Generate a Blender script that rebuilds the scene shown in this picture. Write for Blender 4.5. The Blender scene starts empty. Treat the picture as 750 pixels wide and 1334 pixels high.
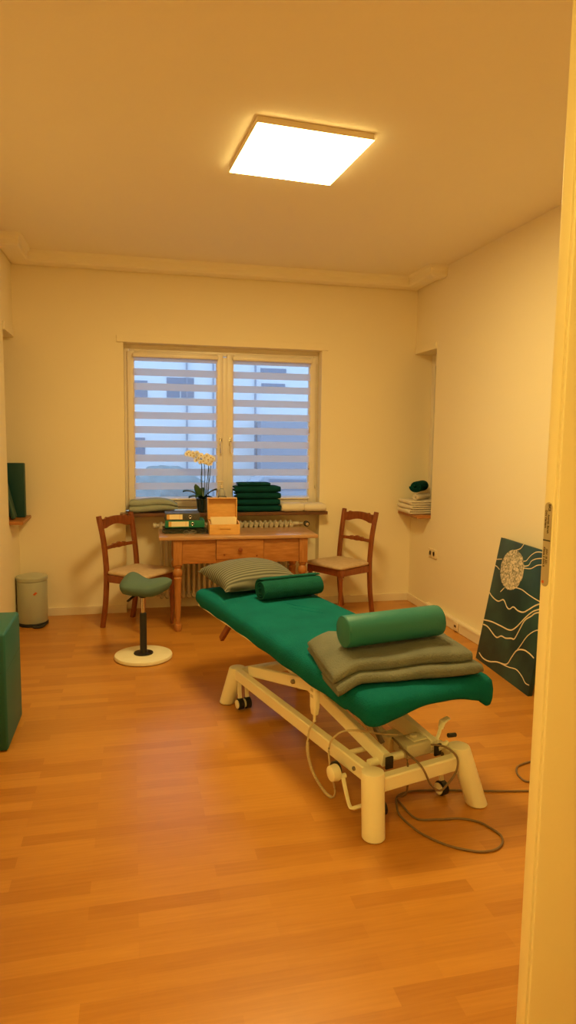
import bpy, bmesh, math, random
from mathutils import Vector, Matrix, noise
random.seed(7)
SC = bpy.context.scene
COL = bpy.data.collections.new('room'); SC.collection.children.link(COL)
V = Vector; PI = math.pi; R = math.radians

# ------------------------------------------------------------ materials
def nodes(name):
    m = bpy.data.materials.new(name); m.use_nodes = True
    nt = m.node_tree
    for n in list(nt.nodes): nt.nodes.remove(n)
    out = nt.nodes.new('ShaderNodeOutputMaterial')
    return m, nt, out
def N(nt, t, **kw):
    n = nt.nodes.new(t)
    for k, v in kw.items():
        if k.startswith('i_'):
            key = k[2:]
            key = int(key) if key.isdigit() else key.replace('_', ' ')
            n.inputs[key].default_value = v
        else: setattr(n, k, v)
    return n
def c4(c): return (c[0], c[1], c[2], 1)
def pm(name, col, rough=.6, metal=0, col2=None, scale=20, bump=0, bscale=80, coat=0, sheen=0, stretch=(1,1,1), sub=0, detail=4):
    m, nt, out = nodes(name)
    b = N(nt, 'ShaderNodeBsdfPrincipled'); b.inputs['Roughness'].default_value = rough
    b.inputs['Metallic'].default_value = metal; b.inputs['Coat Weight'].default_value = coat
    b.inputs['Sheen Weight'].default_value = sheen
    b.inputs['Base Color'].default_value = c4(col)
    if rough >= .9: b.inputs['Specular IOR Level'].default_value = .12
    nt.links.new(b.outputs[0], out.inputs[0])
    tc = N(nt, 'ShaderNodeTexCoord'); mp = N(nt, 'ShaderNodeMapping'); mp.inputs['Scale'].default_value = stretch
    nt.links.new(tc.outputs['Object'], mp.inputs[0])
    if col2 is not None:
        nz = N(nt, 'ShaderNodeTexNoise'); nz.inputs['Scale'].default_value = scale; nz.inputs['Detail'].default_value = detail
        rp = N(nt, 'ShaderNodeMapRange'); rp.inputs[1].default_value = .3; rp.inputs[2].default_value = .7
        mx = N(nt, 'ShaderNodeMix', data_type='RGBA')
        mx.inputs[6].default_value = c4(col); mx.inputs[7].default_value = c4(col2)
        nt.links.new(mp.outputs[0], nz.inputs['Vector']); nt.links.new(nz.outputs[0], rp.inputs[0])
        nt.links.new(rp.outputs[0], mx.inputs[0]); nt.links.new(mx.outputs[2], b.inputs['Base Color'])
    if bump:
        nz = N(nt, 'ShaderNodeTexNoise'); nz.inputs['Scale'].default_value = bscale; nz.inputs['Detail'].default_value = 3
        bp = N(nt, 'ShaderNodeBump'); bp.inputs['Strength'].default_value = bump; bp.inputs['Distance'].default_value = .01
        nt.links.new(mp.outputs[0], nz.inputs['Vector']); nt.links.new(nz.outputs[0], bp.inputs['Height'])
        nt.links.new(bp.outputs[0], b.inputs['Normal'])
    return m
def emis(name, col, s):
    m, nt, out = nodes(name)
    e = N(nt, 'ShaderNodeEmission'); e.inputs[0].default_value = c4(col); e.inputs[1].default_value = s
    nt.links.new(e.outputs[0], out.inputs[0]); return m

def floor_mat():
    m, nt, out = nodes('beech_laminate'); L = nt.links.new
    b = N(nt, 'ShaderNodeBsdfPrincipled'); L(b.outputs[0], out.inputs[0])
    tc = N(nt, 'ShaderNodeTexCoord')
    br = N(nt, 'ShaderNodeTexBrick'); br.offset = .37; br.offset_frequency = 2; br.squash = 1
    br.inputs['Color1'].default_value = (0, 0, 0, 1); br.inputs['Color2'].default_value = (1, 1, 1, 1)
    br.inputs['Mortar'].default_value = (.5, .5, .5, 1)
    br.inputs['Scale'].default_value = 1; br.inputs['Mortar Size'].default_value = .0
    br.inputs['Brick Width'].default_value = .43; br.inputs['Row Height'].default_value = .065
    L(tc.outputs['Object'], br.inputs['Vector'])
    mp = N(nt, 'ShaderNodeMapping'); mp.inputs['Scale'].default_value = (1.6, 30, 1)
    L(tc.outputs['Object'], mp.inputs[0])
    nz = N(nt, 'ShaderNodeTexNoise'); nz.inputs['Scale'].default_value = 3; nz.inputs['Detail'].default_value = 6
    L(mp.outputs[0], nz.inputs['Vector'])
    a = N(nt, 'ShaderNodeMath', operation='MULTIPLY'); a.inputs[1].default_value = .52
    L(br.outputs['Color'], a.inputs[0])
    c = N(nt, 'ShaderNodeMath', operation='MULTIPLY_ADD'); c.inputs[1].default_value = .70; L(nz.outputs[0], c.inputs[0]); L(a.outputs[0], c.inputs[2])
    rp = N(nt, 'ShaderNodeValToRGB'); e = rp.color_ramp.elements
    e[0].position = .12; e[0].color = (.41, .152, .019, 1); e[1].position = 1.; e[1].color = (.60, .268, .045, 1)
    L(c.outputs[0], rp.inputs[0]); L(rp.outputs[0], b.inputs['Base Color'])
    # board joints every third strip
    br2 = N(nt, 'ShaderNodeTexBrick'); br2.offset = .5; br2.inputs['Scale'].default_value = 1
    br2.inputs['Brick Width'].default_value = 1.29; br2.inputs['Row Height'].default_value = .195; br2.inputs['Mortar Size'].default_value = .0012
    L(tc.outputs['Object'], br2.inputs['Vector'])
    bp = N(nt, 'ShaderNodeBump'); bp.inputs['Strength'].default_value = .25; bp.inputs['Distance'].default_value = .002; bp.invert = True
    L(br2.outputs['Fac'], bp.inputs['Height']); L(bp.outputs[0], b.inputs['Normal'])
    b.inputs['Roughness'].default_value = .29; b.inputs['Specular IOR Level'].default_value = .5
    return m
def glass_mat():
    m, nt, out = nodes('window_glass'); L = nt.links.new
    t = N(nt, 'ShaderNodeBsdfTransparent'); t.inputs[0].default_value = (.93, .96, .97, 1)
    g = N(nt, 'ShaderNodeBsdfGlossy'); g.inputs['Roughness'].default_value = .02
    fr = N(nt, 'ShaderNodeFresnel'); fr.inputs[0].default_value = 1.45
    mx = N(nt, 'ShaderNodeMixShader'); L(fr.outputs[0], mx.inputs[0]); L(t.outputs[0], mx.inputs[1]); L(g.outputs[0], mx.inputs[2]); L(mx.outputs[0], out.inputs[0])
    return m
def clear_plastic():
    m, nt, out = nodes('clear_plastic'); L = nt.links.new
    t = N(nt, 'ShaderNodeBsdfTransparent'); t.inputs[0].default_value = (.8, .82, .8, 1)
    g = N(nt, 'ShaderNodeBsdfPrincipled'); g.inputs['Roughness'].default_value = .2; g.inputs['Base Color'].default_value = (.8, .78, .74, 1)
    mx = N(nt, 'ShaderNodeMixShader'); mx.inputs[0].default_value = .45; L(t.outputs[0], mx.inputs[1]); L(g.outputs[0], mx.inputs[2]); L(mx.outputs[0], out.inputs[0])
    return m
STRIPE = .1235
def blind_mat():
    """day-and-night blind: opaque translucent bands between sheer ones, by height"""
    m, nt, out = nodes('zebra_blind_fabric'); L = nt.links.new
    tc = N(nt, 'ShaderNodeTexCoord'); sp = N(nt, 'ShaderNodeSeparateXYZ'); L(tc.outputs['Object'], sp.inputs[0])
    sh = N(nt, 'ShaderNodeMath', operation='SUBTRACT'); L(sp.outputs[2], sh.inputs[0]); sh.inputs[1].default_value = 2.122-20*STRIPE
    a = N(nt, 'ShaderNodeMath', operation='DIVIDE'); L(sh.outputs[0], a.inputs[0]); a.inputs[1].default_value = STRIPE
    f = N(nt, 'ShaderNodeMath', operation='FRACT'); L(a.outputs[0], f.inputs[0])
    g = N(nt, 'ShaderNodeMath', operation='GREATER_THAN'); L(f.outputs[0], g.inputs[0]); g.inputs[1].default_value = .50
    d = N(nt, 'ShaderNodeBsdfDiffuse'); d.inputs[0].default_value = (.80, .78, .80, 1)
    tl = N(nt, 'ShaderNodeBsdfTranslucent'); tl.inputs[0].default_value = (.92, .88, .90, 1)
    m1 = N(nt, 'ShaderNodeMixShader'); m1.inputs[0].default_value = .68; L(d.outputs[0], m1.inputs[1]); L(tl.outputs[0], m1.inputs[2])
    tr = N(nt, 'ShaderNodeBsdfTransparent')
    m2 = N(nt, 'ShaderNodeMixShader'); m2.inputs[0].default_value = .20; L(tr.outputs[0], m2.inputs[1]); L(m1.outputs[0], m2.inputs[2])
    m3 = N(nt, 'ShaderNodeMixShader'); L(g.outputs[0], m3.inputs[0]); L(m2.outputs[0], m3.inputs[1]); L(m1.outputs[0], m3.inputs[2])
    L(m3.outputs[0], out.inputs[0]); return m
def stripe_fabric(name, ca, cb, freq, axis=1, rough=.9, bump=.5):
    m, nt, out = nodes(name); L = nt.links.new
    b = N(nt, 'ShaderNodeBsdfPrincipled'); b.inputs['Roughness'].default_value = rough; L(b.outputs[0], out.inputs[0])
    tc = N(nt, 'ShaderNodeTexCoord'); sp = N(nt, 'ShaderNodeSeparateXYZ'); L(tc.outputs['Object'], sp.inputs[0])
    a = N(nt, 'ShaderNodeMath', operation='MULTIPLY'); L(sp.outputs[axis], a.inputs[0]); a.inputs[1].default_value = freq * 2 * PI
    s = N(nt, 'ShaderNodeMath', operation='SINE'); L(a.outputs[0], s.inputs[0])
    r = N(nt, 'ShaderNodeMapRange'); r.inputs[1].default_value = -1; L(s.outputs[0], r.inputs[0])
    mx = N(nt, 'ShaderNodeMix', data_type='RGBA'); mx.inputs[6].default_value = c4(ca); mx.inputs[7].default_value = c4(cb)
    L(r.outputs[0], mx.inputs[0]); L(mx.outputs[2], b.inputs['Base Color'])
    bp = N(nt, 'ShaderNodeBump'); bp.inputs['Strength'].default_value = bump; bp.inputs['Distance'].default_value = .004
    L(r.outputs[0], bp.inputs['Height']); L(bp.outputs[0], b.inputs['Normal'])
    return m

M = {}
M['wall'] = pm('cream_wall_paint', (.90, .80, .58), .85, bump=.12, bscale=140)
M['ceil'] = pm('ceiling_paint', (.93, .85, .66), .9, bump=.06, bscale=60)
M['trim'] = pm('cream_gloss_trim', (.84, .73, .55), .45)
M['door'] = pm('ivory_door_lacquer', (.86, .74, .52), .38, bump=.03, bscale=30)
M['floor'] = floor_mat()
M['winframe'] = pm('white_window_plastic', (.84, .76, .66), .35)
M['glass'] = glass_mat(); M['clear'] = clear_plastic()
M['blind'] = blind_mat()
M['wood'] = pm('pine_wood', (.50, .215, .06), .42, col2=(.36, .135, .03), scale=5, stretch=(2, 14, 14), bump=.1, bscale=12)
M['woodv'] = pm('pine_wood_upright', (.50, .215, .06), .42, col2=(.36, .135, .03), scale=5, stretch=(14, 14, 2), bump=.1, bscale=12)
M['toptab'] = pm('worn_pine_top', (.54, .31, .155), .3, col2=(.42, .22, .10), scale=4, stretch=(2, 16, 16), coat=.2)
M['cherry'] = pm('cherry_chair_wood', (.30, .085, .022), .34, col2=(.21, .052, .013), scale=6, stretch=(10, 10, 2), coat=.15)
M['darkwood'] = pm('brown_sill_stone', (.17, .07, .03), .35, col2=(.11, .045, .02), scale=12)
M['lightwood'] = pm('light_plywood', (.76, .52, .24), .45, col2=(.66, .42, .18), scale=5, stretch=(3, 12, 12))
M['boxwood'] = pm('beech_box_wood', (.80, .46, .15), .42, col2=(.70, .38, .11), scale=6, stretch=(3, 12, 12))
M['birch'] = pm('birch_base_wood', (.90, .84, .64), .4, col2=(.86, .78, .56), scale=4, stretch=(3, 9, 9))
M['seatpad'] = pm('cream_woven_seat', (.66, .50, .34), .9, col2=(.58, .42, .27), scale=30, bump=.4, bscale=220)
M['green'] = pm('green_terry_cover', (.003, .155, .165), .95, col2=(.002, .125, .135), scale=7, bump=.5, bscale=170)
M['bolster'] = pm('green_vinyl', (.016, .185, .180), .5, bump=.08, bscale=160)
M['rolltowel'] = pm('dark_green_terry', (.012, .125, .105), 1, col2=(.009, .10, .082), scale=14, bump=.8, bscale=240)
M['darktowel'] = pm('bottle_green_terry', (.005, .068, .070), 1, col2=(.004, .050, .052), scale=14, bump=.8, bscale=240)
M['blanket'] = pm('olive_grey_fleece', (.195, .205, .170), 1, col2=(.155, .165, .14), scale=9, bump=.55, bscale=150)
M['sillblanket'] = pm('grey_green_fleece', (.36, .40, .34), 1, col2=(.31, .35, .30), scale=9, bump=.4, bscale=120)
M['whitetowel'] = pm('white_terry', (.80, .72, .60), 1, bump=.6, bscale=220)
M['pillow'] = stripe_fabric('striped_corduroy', (.060, .064, .050), (.215, .215, .170), 48, axis=1)
M['foam'] = pm('green_vinyl_block', (.010, .130, .120), .5, bump=.05, bscale=120)
M['stoolseat'] = pm('grey_green_stool_fabric', (.095, .165, .140), .85, bump=.35, bscale=260)
M['black'] = pm('black_plastic', (.012, .011, .010), .4)
M['rubber'] = pm('black_rubber', (.02, .018, .016), .7)
M['chrome'] = pm('chrome', (.75, .72, .68), .18, metal=1)
M['brass'] = pm('brushed_nickel', (.50, .42, .31), .42, metal=.55)
M['ivory'] = pm('ivory_powder_coat', (.92, .86, .66), .36)
M['ivoryd'] = pm('ivory_plastic', (.84, .76, .56), .45)
M['greyplastic'] = pm('beige_grey_plastic', (.60, .53, .38), .5)
M['steel'] = pm('dark_steel', (.25, .22, .18), .4, metal=.8)
M['bin'] = pm('grey_green_enamel', (.42, .44, .34), .3, coat=.3)
M['orange'] = pm('orange_badge', (.55, .10, .015), .4)
M['rad'] = pm('radiator_enamel', (.62, .54, .42), .4)
M['raddark'] = pm('radiator_recess_paint', (.42, .30, .18), .8)
M['leaf'] = pm('orchid_leaf', (.018, .075, .022), .35, col2=(.01, .05, .015), scale=8)
M['stem'] = pm('orchid_stem', (.045, .07, .025), .5)
M['petal'] = pm('orchid_petal', (.95, .93, .90), .7)
M['lip'] = pm('orchid_throat', (.55, .38, .14), .6)
M['pot'] = pm('dark_glass_pot', (.012, .022, .018), .12, coat=.5)
M['card'] = pm('cream_card', (.90, .76, .50), .7)
M['binderg'] = pm('green_binder_board', (.010, .17, .095), .4)
M['binderd'] = pm('dark_marbled_board', (.045, .045, .036), .5, col2=(.09, .085, .07), scale=120)
M['sleeve'] = pm('glossy_dark_film', (.010, .030, .024), .12, coat=.8, bump=.8, bscale=25)
M['teal'] = pm('dark_teal_vinyl', (.006, .060, .055), .5)
M['teal2'] = pm('grey_teal_vinyl', (.05, .11, .08), .5)
M['paper'] = pm('white_paper', (.8, .74, .64), .7)
M['cord'] = pm('grey_cable', (.20, .125, .065), .5)
M['cordw'] = pm('beige_cable', (.60, .47, .29), .45)
M['plastic_w'] = pm('cream_socket_plastic', (.82, .68, .46), .4)
M['lightblock'] = pm('dark_brown_light_block', (.055, .030, .018), .6)  # for the added panels that keep daylight out of the niches
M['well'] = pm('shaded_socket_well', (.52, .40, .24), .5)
M['hole'] = pm('dark_socket_hole', (.10, .06, .03), .6)
M['facade'] = pm('pale_plaster', (.74, .74, .76), .9)
M['facade2'] = pm('blue_grey_shade_and_pipe', (.30, .33, .40), .9)  # shade on the facade as a darker colour; downpipes use it too
M['fwin'] = pm('dark_window_glass', (.16, .20, .28), .3)
M['asphalt'] = pm('asphalt', (.25, .26, .30), .8)
M['hedge'] = pm('hedge_leaves', (.26, .32, .33), .9, col2=(.20, .25, .26), scale=6)
M['carp'] = pm('grey_car_paint', (.30, .34, .42), .25, coat=.5)
PANEL = emis('light_panel', (1, .74, .27), 53)
HALL = emis('hall_light_panel', (1, .79, .19), 42)

def paint_mat():
    m, nt, out = nodes('teal_canvas_paint'); L = nt.links.new
    b = N(nt, 'ShaderNodeBsdfPrincipled'); b.inputs['Roughness'].default_value = .45; L(b.outputs[0], out.inputs[0])
    tc = N(nt, 'ShaderNodeTexCoord'); nz = N(nt, 'ShaderNodeTexNoise'); nz.inputs['Scale'].default_value = 3.2; nz.inputs['Detail'].default_value = 5
    L(tc.outputs['Object'], nz.inputs['Vector'])
    rp = N(nt, 'ShaderNodeValToRGB'); e = rp.color_ramp.elements
    e[0].position = .38; e[0].color = (.006, .034, .040, 1); e[1].position = .68; e[1].color = (.030, .095, .090, 1)
    L(nz.outputs[0], rp.inputs[0]); L(rp.outputs[0], b.inputs['Base Color']); return m
M['canvas'] = paint_mat()
M['goldline'] = pm('cream_gilt_line', (.80, .66, .46), .45)
def glitter():
    m, nt, out = nodes('silver_glitter'); L = nt.links.new
    b = N(nt, 'ShaderNodeBsdfPrincipled'); b.inputs['Roughness'].default_value = .5; L(b.outputs[0], out.inputs[0])
    tc = N(nt, 'ShaderNodeTexCoord'); vo = N(nt, 'ShaderNodeTexVoronoi'); vo.inputs['Scale'].default_value = 95
    L(tc.outputs['Object'], vo.inputs['Vector'])
    rp = N(nt, 'ShaderNodeValToRGB'); e = rp.color_ramp.elements
    e[0].color = (.16, .16, .09, 1); e[1].color = (.85, .72, .55, 1)
    sp = N(nt, 'ShaderNodeSeparateColor'); L(vo.outputs['Color'], sp.inputs[0]); L(sp.outputs[0], rp.inputs[0]); L(rp.outputs[0], b.inputs['Base Color']); return m
M['glitter'] = glitter()

# ------------------------------------------------------------ mesh helpers
def loft(bm, rings, closed=True, caps=(True, True)):
    vr = [[bm.verts.new(p) for p in r] for r in rings]
    n = len(vr[0])
    for a, b in zip(vr[:-1], vr[1:]):
        for i in range(n if closed else n - 1):
            j = (i + 1) % n
            bm.faces.new((a[i], a[j], b[j], b[i]))
    if caps[0]: bm.faces.new(list(reversed(vr[0])))
    if caps[1]: bm.faces.new(vr[-1])
    return vr
def box(bm, c, s, rot=None, bev=0):
    """box centred at c with full sizes s, optional bevel"""
    r = bmesh.ops.create_cube(bm, size=1)
    vs = r['verts']
    bmesh.ops.scale(bm, vec=V(s), verts=vs)
    if bev:
        es = list({e for v in vs for e in v.link_edges})
        rb = bmesh.ops.bevel(bm, geom=es, offset=bev, segments=3, profile=.5, affect='EDGES')
        vs = list({v for f in rb['faces'] for v in f.verts} | {v for v in vs if v.is_valid})
    if rot is not None: bmesh.ops.rotate(bm, verts=vs, cent=(0, 0, 0), matrix=rot if isinstance(rot, Matrix) else Matrix.Rotation(rot, 3, 'Z'))
    bmesh.ops.translate(bm, vec=V(c), verts=vs)
def bb(bm, x0, x1, y0, y1, z0, z1, bev=0):
    box(bm, ((x0+x1)/2, (y0+y1)/2, (z0+z1)/2), (x1-x0, y1-y0, z1-z0), bev=bev)
def frame_for(d, up=V((0, 0, 1))):
    d = d.normalized()
    if abs(d.dot(up)) > .97: up = V((0, 1, 0)) if abs(d.y) < .9 else V((1, 0, 0))
    s = d.cross(up).normalized(); u = s.cross(d).normalized()
    return s, u
def sweep(bm, path, size, sec='round', n=12, up=V((0, 0, 1)), cap=True, power=1.):
    """sweep a round or rectangular section along a path; size = r | (w,h) | list of either"""
    P = [V(p) for p in path]; rings = []
    for i, p in enumerate(P):
        a = P[max(i-1, 0)]; b = P[min(i+1, len(P)-1)]
        s, u = frame_for(b - a, up)
        sz = size[i] if isinstance(size, list) else size
        w, h = sz if isinstance(sz, tuple) else (sz, sz)
        if sec == 'round': ring = [p + s*w*math.cos(2*PI*k/n) + u*h*math.sin(2*PI*k/n) for k in range(n)]
        else:
            c = min(w, h)*.12
            q = [(-w/2+c, -h/2), (w/2-c, -h/2), (w/2, -h/2+c), (w/2, h/2-c), (w/2-c, h/2), (-w/2+c, h/2), (-w/2, h/2-c), (-w/2, -h/2+c)]
            ring = [p + s*x + u*y for x, y in q]
        rings.append(ring)
    loft(bm, rings, caps=(cap, cap))
def lathe(bm, prof, c=(0, 0, 0), n=24, axis='z', caps=True):
    """prof: list of (radius, height)"""
    c = V(c); rings = []
    for r, h in prof:
        r = max(r, .0002)
        if axis == 'z': rings.append([c + V((r*math.cos(2*PI*k/n), r*math.sin(2*PI*k/n), h)) for k in range(n)])
        elif axis == 'x': rings.append([c + V((h, r*math.cos(2*PI*k/n), r*math.sin(2*PI*k/n))) for k in range(n)])
        else: rings.append([c + V((r*math.sin(2*PI*k/n), h, r*math.cos(2*PI*k/n))) for k in range(n)])
    loft(bm, rings, caps=(caps, caps))
def smooth_path(pts, n=8):
    P = [V(p) for p in pts]; out = []
    for i in range(len(P)-1):
        p0 = P[max(i-1, 0)]; p1 = P[i]; p2 = P[i+1]; p3 = P[min(i+2, len(P)-1)]
        for k in range(n):
            t = k/n
            out.append(.5*((2*p1) + (p2-p0)*t + (2*p0-5*p1+4*p2-p3)*t*t + (3*p1-p0-3*p2+p3)*t**3))
    out.append(P[-1]); return out
def prism(bm, poly, t0, t1, plane='xz', bev=0):
    """extrude a 2-D polygon; plane xz -> along y, xy -> along z, yz -> along x"""
    def mk(a, b, t): return V((a, t, b)) if plane == 'xz' else (V((a, b, t)) if plane == 'xy' else V((t, a, b)))
    before = set(bm.verts)
    loft(bm, [[mk(a, b, t0) for a, b in poly], [mk(a, b, t1) for a, b in poly]])
    if bev:
        vs = [v for v in bm.verts if v not in before]
        es = list({e for v in vs for e in v.link_edges})
        bmesh.ops.bevel(bm, geom=es, offset=bev, segments=2, profile=.5, affect='EDGES')
def BM(): return bmesh.new()
def link(name, bm, m, parent=None, loc=(0, 0, 0), rot=(0, 0, 0), smooth=True, ang=35):
    bmesh.ops.recalc_face_normals(bm, faces=bm.faces)
    me = bpy.data.meshes.new(name); bm.to_mesh(me); bm.free()
    ms = m if isinstance(m, list) else [m]
    for x in ms: me.materials.append(x)
    if smooth:
        me.shade_smooth(); me.set_sharp_from_angle(angle=R(ang))
    o = bpy.data.objects.new(name, me); COL.objects.link(o)
    o.location = loc; o.rotation_euler = rot
    if parent: o.parent = parent
    return o
def thing(name, label, cat, loc=(0, 0, 0), rz=0, group=None, rot=None):
    o = bpy.data.objects.new(name, None); COL.objects.link(o); o.empty_display_size = .05
    o.location = loc; o.rotation_euler = rot if rot else (0, 0, rz)
    o['label'] = label; o['category'] = cat
    if group: o['group'] = group
    return o
def tag(o, label, cat, group=None):
    o['label'] = label; o['category'] = cat
    if group: o['group'] = group
    return o
def struct(name, bm, m, parent=None, smooth=False, kind=True):
    o = link(name, bm, m, parent, smooth=smooth)
    if kind and not parent: o['kind'] = 'structure'
    return o
def dup(root, loc, rz, label, group=None):
    r = root.copy(); COL.objects.link(r); r.location = loc; r.rotation_euler = (0, 0, rz); r['label'] = label
    if group: r['group'] = group
    for ch in list(root.children):
        c = ch.copy(); COL.objects.link(c); c.parent = r
        for g in list(ch.children):
            d = g.copy(); COL.objects.link(d); d.parent = c
    return r
def jit(p, s, f, seed=0):
    return V(p) + noise.noise_vector(V(p)*f + V((seed*3.1, seed*7.7, seed)))*s

# ------------------------------------------------------------ cloth helpers
def cloth_sweep(bm, path, t, x0, x1, nseg=24, jitter=.004, freq=5, seed=0, xfun=None, sag=None):
    """thick cloth: 2-D path in (y,z), thickness t, extruded from x0 to x1 with softened ends"""
    P = [V((0, a, b)) for a, b in path]
    nrm = []
    for i in range(len(P)):
        d = (P[min(i+1, len(P)-1)] - P[max(i-1, 0)]).normalized(); nrm.append(V((0, -d.z, d.y)))
    rings = []
    for s in range(nseg+1):
        f = s/nseg; e = min(f, 1-f)*nseg
        k = 1 if e >= 2 else (.55, .88)[int(e)]
        x = x0 + (x1-x0)*f
        up, lo = [], []
        for i, p in enumerate(P):
            w = 1 if 0 < i < len(P)-1 else .55
            up.append(p + nrm[i]*t/2*k*w); lo.append(p - nrm[i]*t/2*k*w)
        ring = []
        for q in up + list(reversed(lo)):
            q = V((x, q.y, q.z))
            j = noise.noise_vector(V((q.x*freq+seed*5, q.y*freq, q.z*freq*2+seed)))*jitter
            q2 = q + V((j.x, j.y, j.z*.6))
            if sag: q2 = sag(q2)
            ring.append(q2)
        rings.append(ring)
    loft(bm, rings)
def serp(n, d, t, gap=1.04, step=.02):
    """serpentine centre line with n layers, depth d, layer pitch t"""
    pts = []; p = t*gap; z = t/2; r = p/2
    for k in range(n):
        ys = [(-d/2 + r), (d/2 - r)]
        if k % 2: ys.reverse()
        m = max(3, int(abs(ys[1]-ys[0])/step))
        for i in range(m+1): pts.append((ys[0] + (ys[1]-ys[0])*i/m, z))
        if k < n-1:
            sg = 1 if k % 2 == 0 else -1
            for a in range(1, 6):
                th = -PI/2 + PI*a/6
                pts.append((ys[1] + sg*r*math.cos(th), z + r + r*math.sin(th)))
        z += p
    return pts
def spiral(r0, r1, turns, n=20):
    return [( (r0+(r1-r0)*(i/(n*turns)))*math.cos(2*PI*i/n), (r0+(r1-r0)*(i/(n*turns)))*math.sin(2*PI*i/n)) for i in range(int(n*turns)+1)]
def folded(name, w, d, layers, t, m, label, cat, loc, rz=0, group=None, jitter=.004, seed=0, parent=None):
    bm = BM(); cloth_sweep(bm, serp(layers, d, t), t, -w/2, w/2, 20, jitter, 6, seed)
    zmin = min(v.co.z for v in bm.verts)
    for v in bm.verts: v.co.z -= zmin
    h = max(v.co.z for v in bm.verts)
    o = link(name, bm, m, parent, loc, (0, 0, rz), ang=60)
    if label: tag(o, label, cat, group)
    return o, h

# ================================================================== SETTING
D = 5.925; XL = -.935; XR = 2.575; XP = 2.575; YS = 5.48; CZ = 2.985
FY0, FY1 = 1.15, 1.40           # front wall with the double door
XPL = -.935
bm = BM(); bb(bm, -1.9, 3.2, -1.2, 6.25, -.1, 0); struct('floor', bm, M['floor'])
bm = BM(); bb(bm, -1.9, 3.2, -1.2, 6.25, CZ, CZ+.1); struct('ceiling', bm, M['ceil'])
WX0, WX1, WZ0, WZ1 = -.065, 1.672, .87, 2.325
bm = BM()
bb(bm, -1.9, WX0, D, D+.3, 0, CZ); bb(bm, WX1, 3.2, D, D+.3, 0, CZ)
bb(bm, WX0, WX1, D, D+.3, WZ1, CZ)
bb(bm, WX0, WX1, D+.12, D+.3, 0, WZ0)        # recess for the radiator under the sill
struct('wall_back', bm, M['wall'])
def side(sgn, xb, xp, name):
    """bay wall with a window niche beside the back wall, then the main wall set further out"""
    bm = BM()
    def b2(a, b, *r): bb(bm, min(a, b), max(a, b), *r)
    o = xb + sgn*.30
    b2(xb, o, YS, D, 0, .845); b2(xb, o, YS, D, 2.325, CZ)
    
    b2(xp, xp+sgn*.25, FY1, YS, 0, CZ)
    struct(name, bm, M['wall'])
side(1, XR, XP, 'wall_right'); side(-1, XL, XPL, 'wall_left')
bm = BM()
bb(bm, -1.9, -.36, FY0, FY1, 0, CZ); bb(bm, 1.66, 3.2, FY0, FY1, 0, CZ); bb(bm, -.36, 1.66, FY0, FY1, 2.56, CZ)
struct('wall_front', bm, M['wall'])
bm = BM(); bb(bm, -1.9, -1.75, -1.2, FY0, 0, CZ); bb(bm, 3.05, 3.2, -1.2, FY0, 0, CZ); bb(bm, -1.9, 3.2, -1.3, -1.2, 0, CZ)
struct('wall_hall', bm, M['wall'])

# cornice: plastered coving round the bay, mitred, swept along the walls
def cornice():
    bm = BM()
    prof = [(0, CZ-.075), (.02, CZ-.088), (.10, CZ-.092), (.140, CZ-.085), (.148, CZ-.070), (.148, CZ-.045), (.155, CZ-.022), (.175, CZ-.001), (0, CZ-.001)]
    ks = 1
    path = [((XPL, YS), (0, -1)), ((XL, YS), (1, -1)), ((XL, D), (1, -1)), ((XR, D), (-1, -1)), ((XR, YS), (-1, -1)), ((XP, YS), (0, -1))]
    rings = []
    for (x, y), (nx, ny) in path:
        rings.append([V((x + nx*a, y + ny*a, z)) for a, z in prof])
    loft(bm, rings); struct('trim_1', bm, M['ceil'])
cornice()
# plaster strips over the window and niches
bm = BM(); bb(bm, WX0-.055, WX1+.055, D-.014, D, WZ1, WZ1+.06, .003); struct('trim_2', bm, M['wall'])
bm = BM(); bb(bm, XR-.014, XR, YS-.002, D-.016, 2.325, 2.385, .003); struct('trim_3', bm, M['wall'])
bm = BM(); bb(bm, XL, XL+.014, YS-.002, D-.016, 2.325, 2.385, .003); struct('trim_4', bm, M['wall'])
# baseboards
def base_board(name, segs):
    bm = BM()
    for (x0, x1, y0, y1) in segs:
        bb(bm, x0, x1, y0, y1, 0, .062, .003)
        cx = .006
        bb(bm, x0 + (cx if x1-x0 < .03 and x0 < 0 else 0)*0, x1, y0 + (0), y1, .062, .070, .0015)
    struct(name, bm, M['trim'])
base_board('baseboard_back', [(XL, WX0, D-.016, D), (WX1, XR, D-.016, D)])
base_board('baseboard_right', [(XR-.016, XR, YS, D-.016)])
base_board('baseboard_left', [(XL, XL+.016, YS, D-.016)])
# window sill slab
bm = BM(); bb(bm, WX0-.045, WX1+.045, 5.800, D-.001, .855, .885, .004); bb(bm, WX0+.001, WX1-.001, D-.02, D+.115, .855, .885)
struct('trim_5', bm, M['darkwood'])
bm = BM(); bb(bm, XR-.13, XR+.163, YS+.002, D-.001, .846, .872, .004); struct('trim_6', bm, M['wood'])
bm = BM(); bb(bm, XL-.163, XL+.10, YS+.002, D-.001, .846, .872, .004); struct('trim_7', bm, M['wood'])

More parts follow.
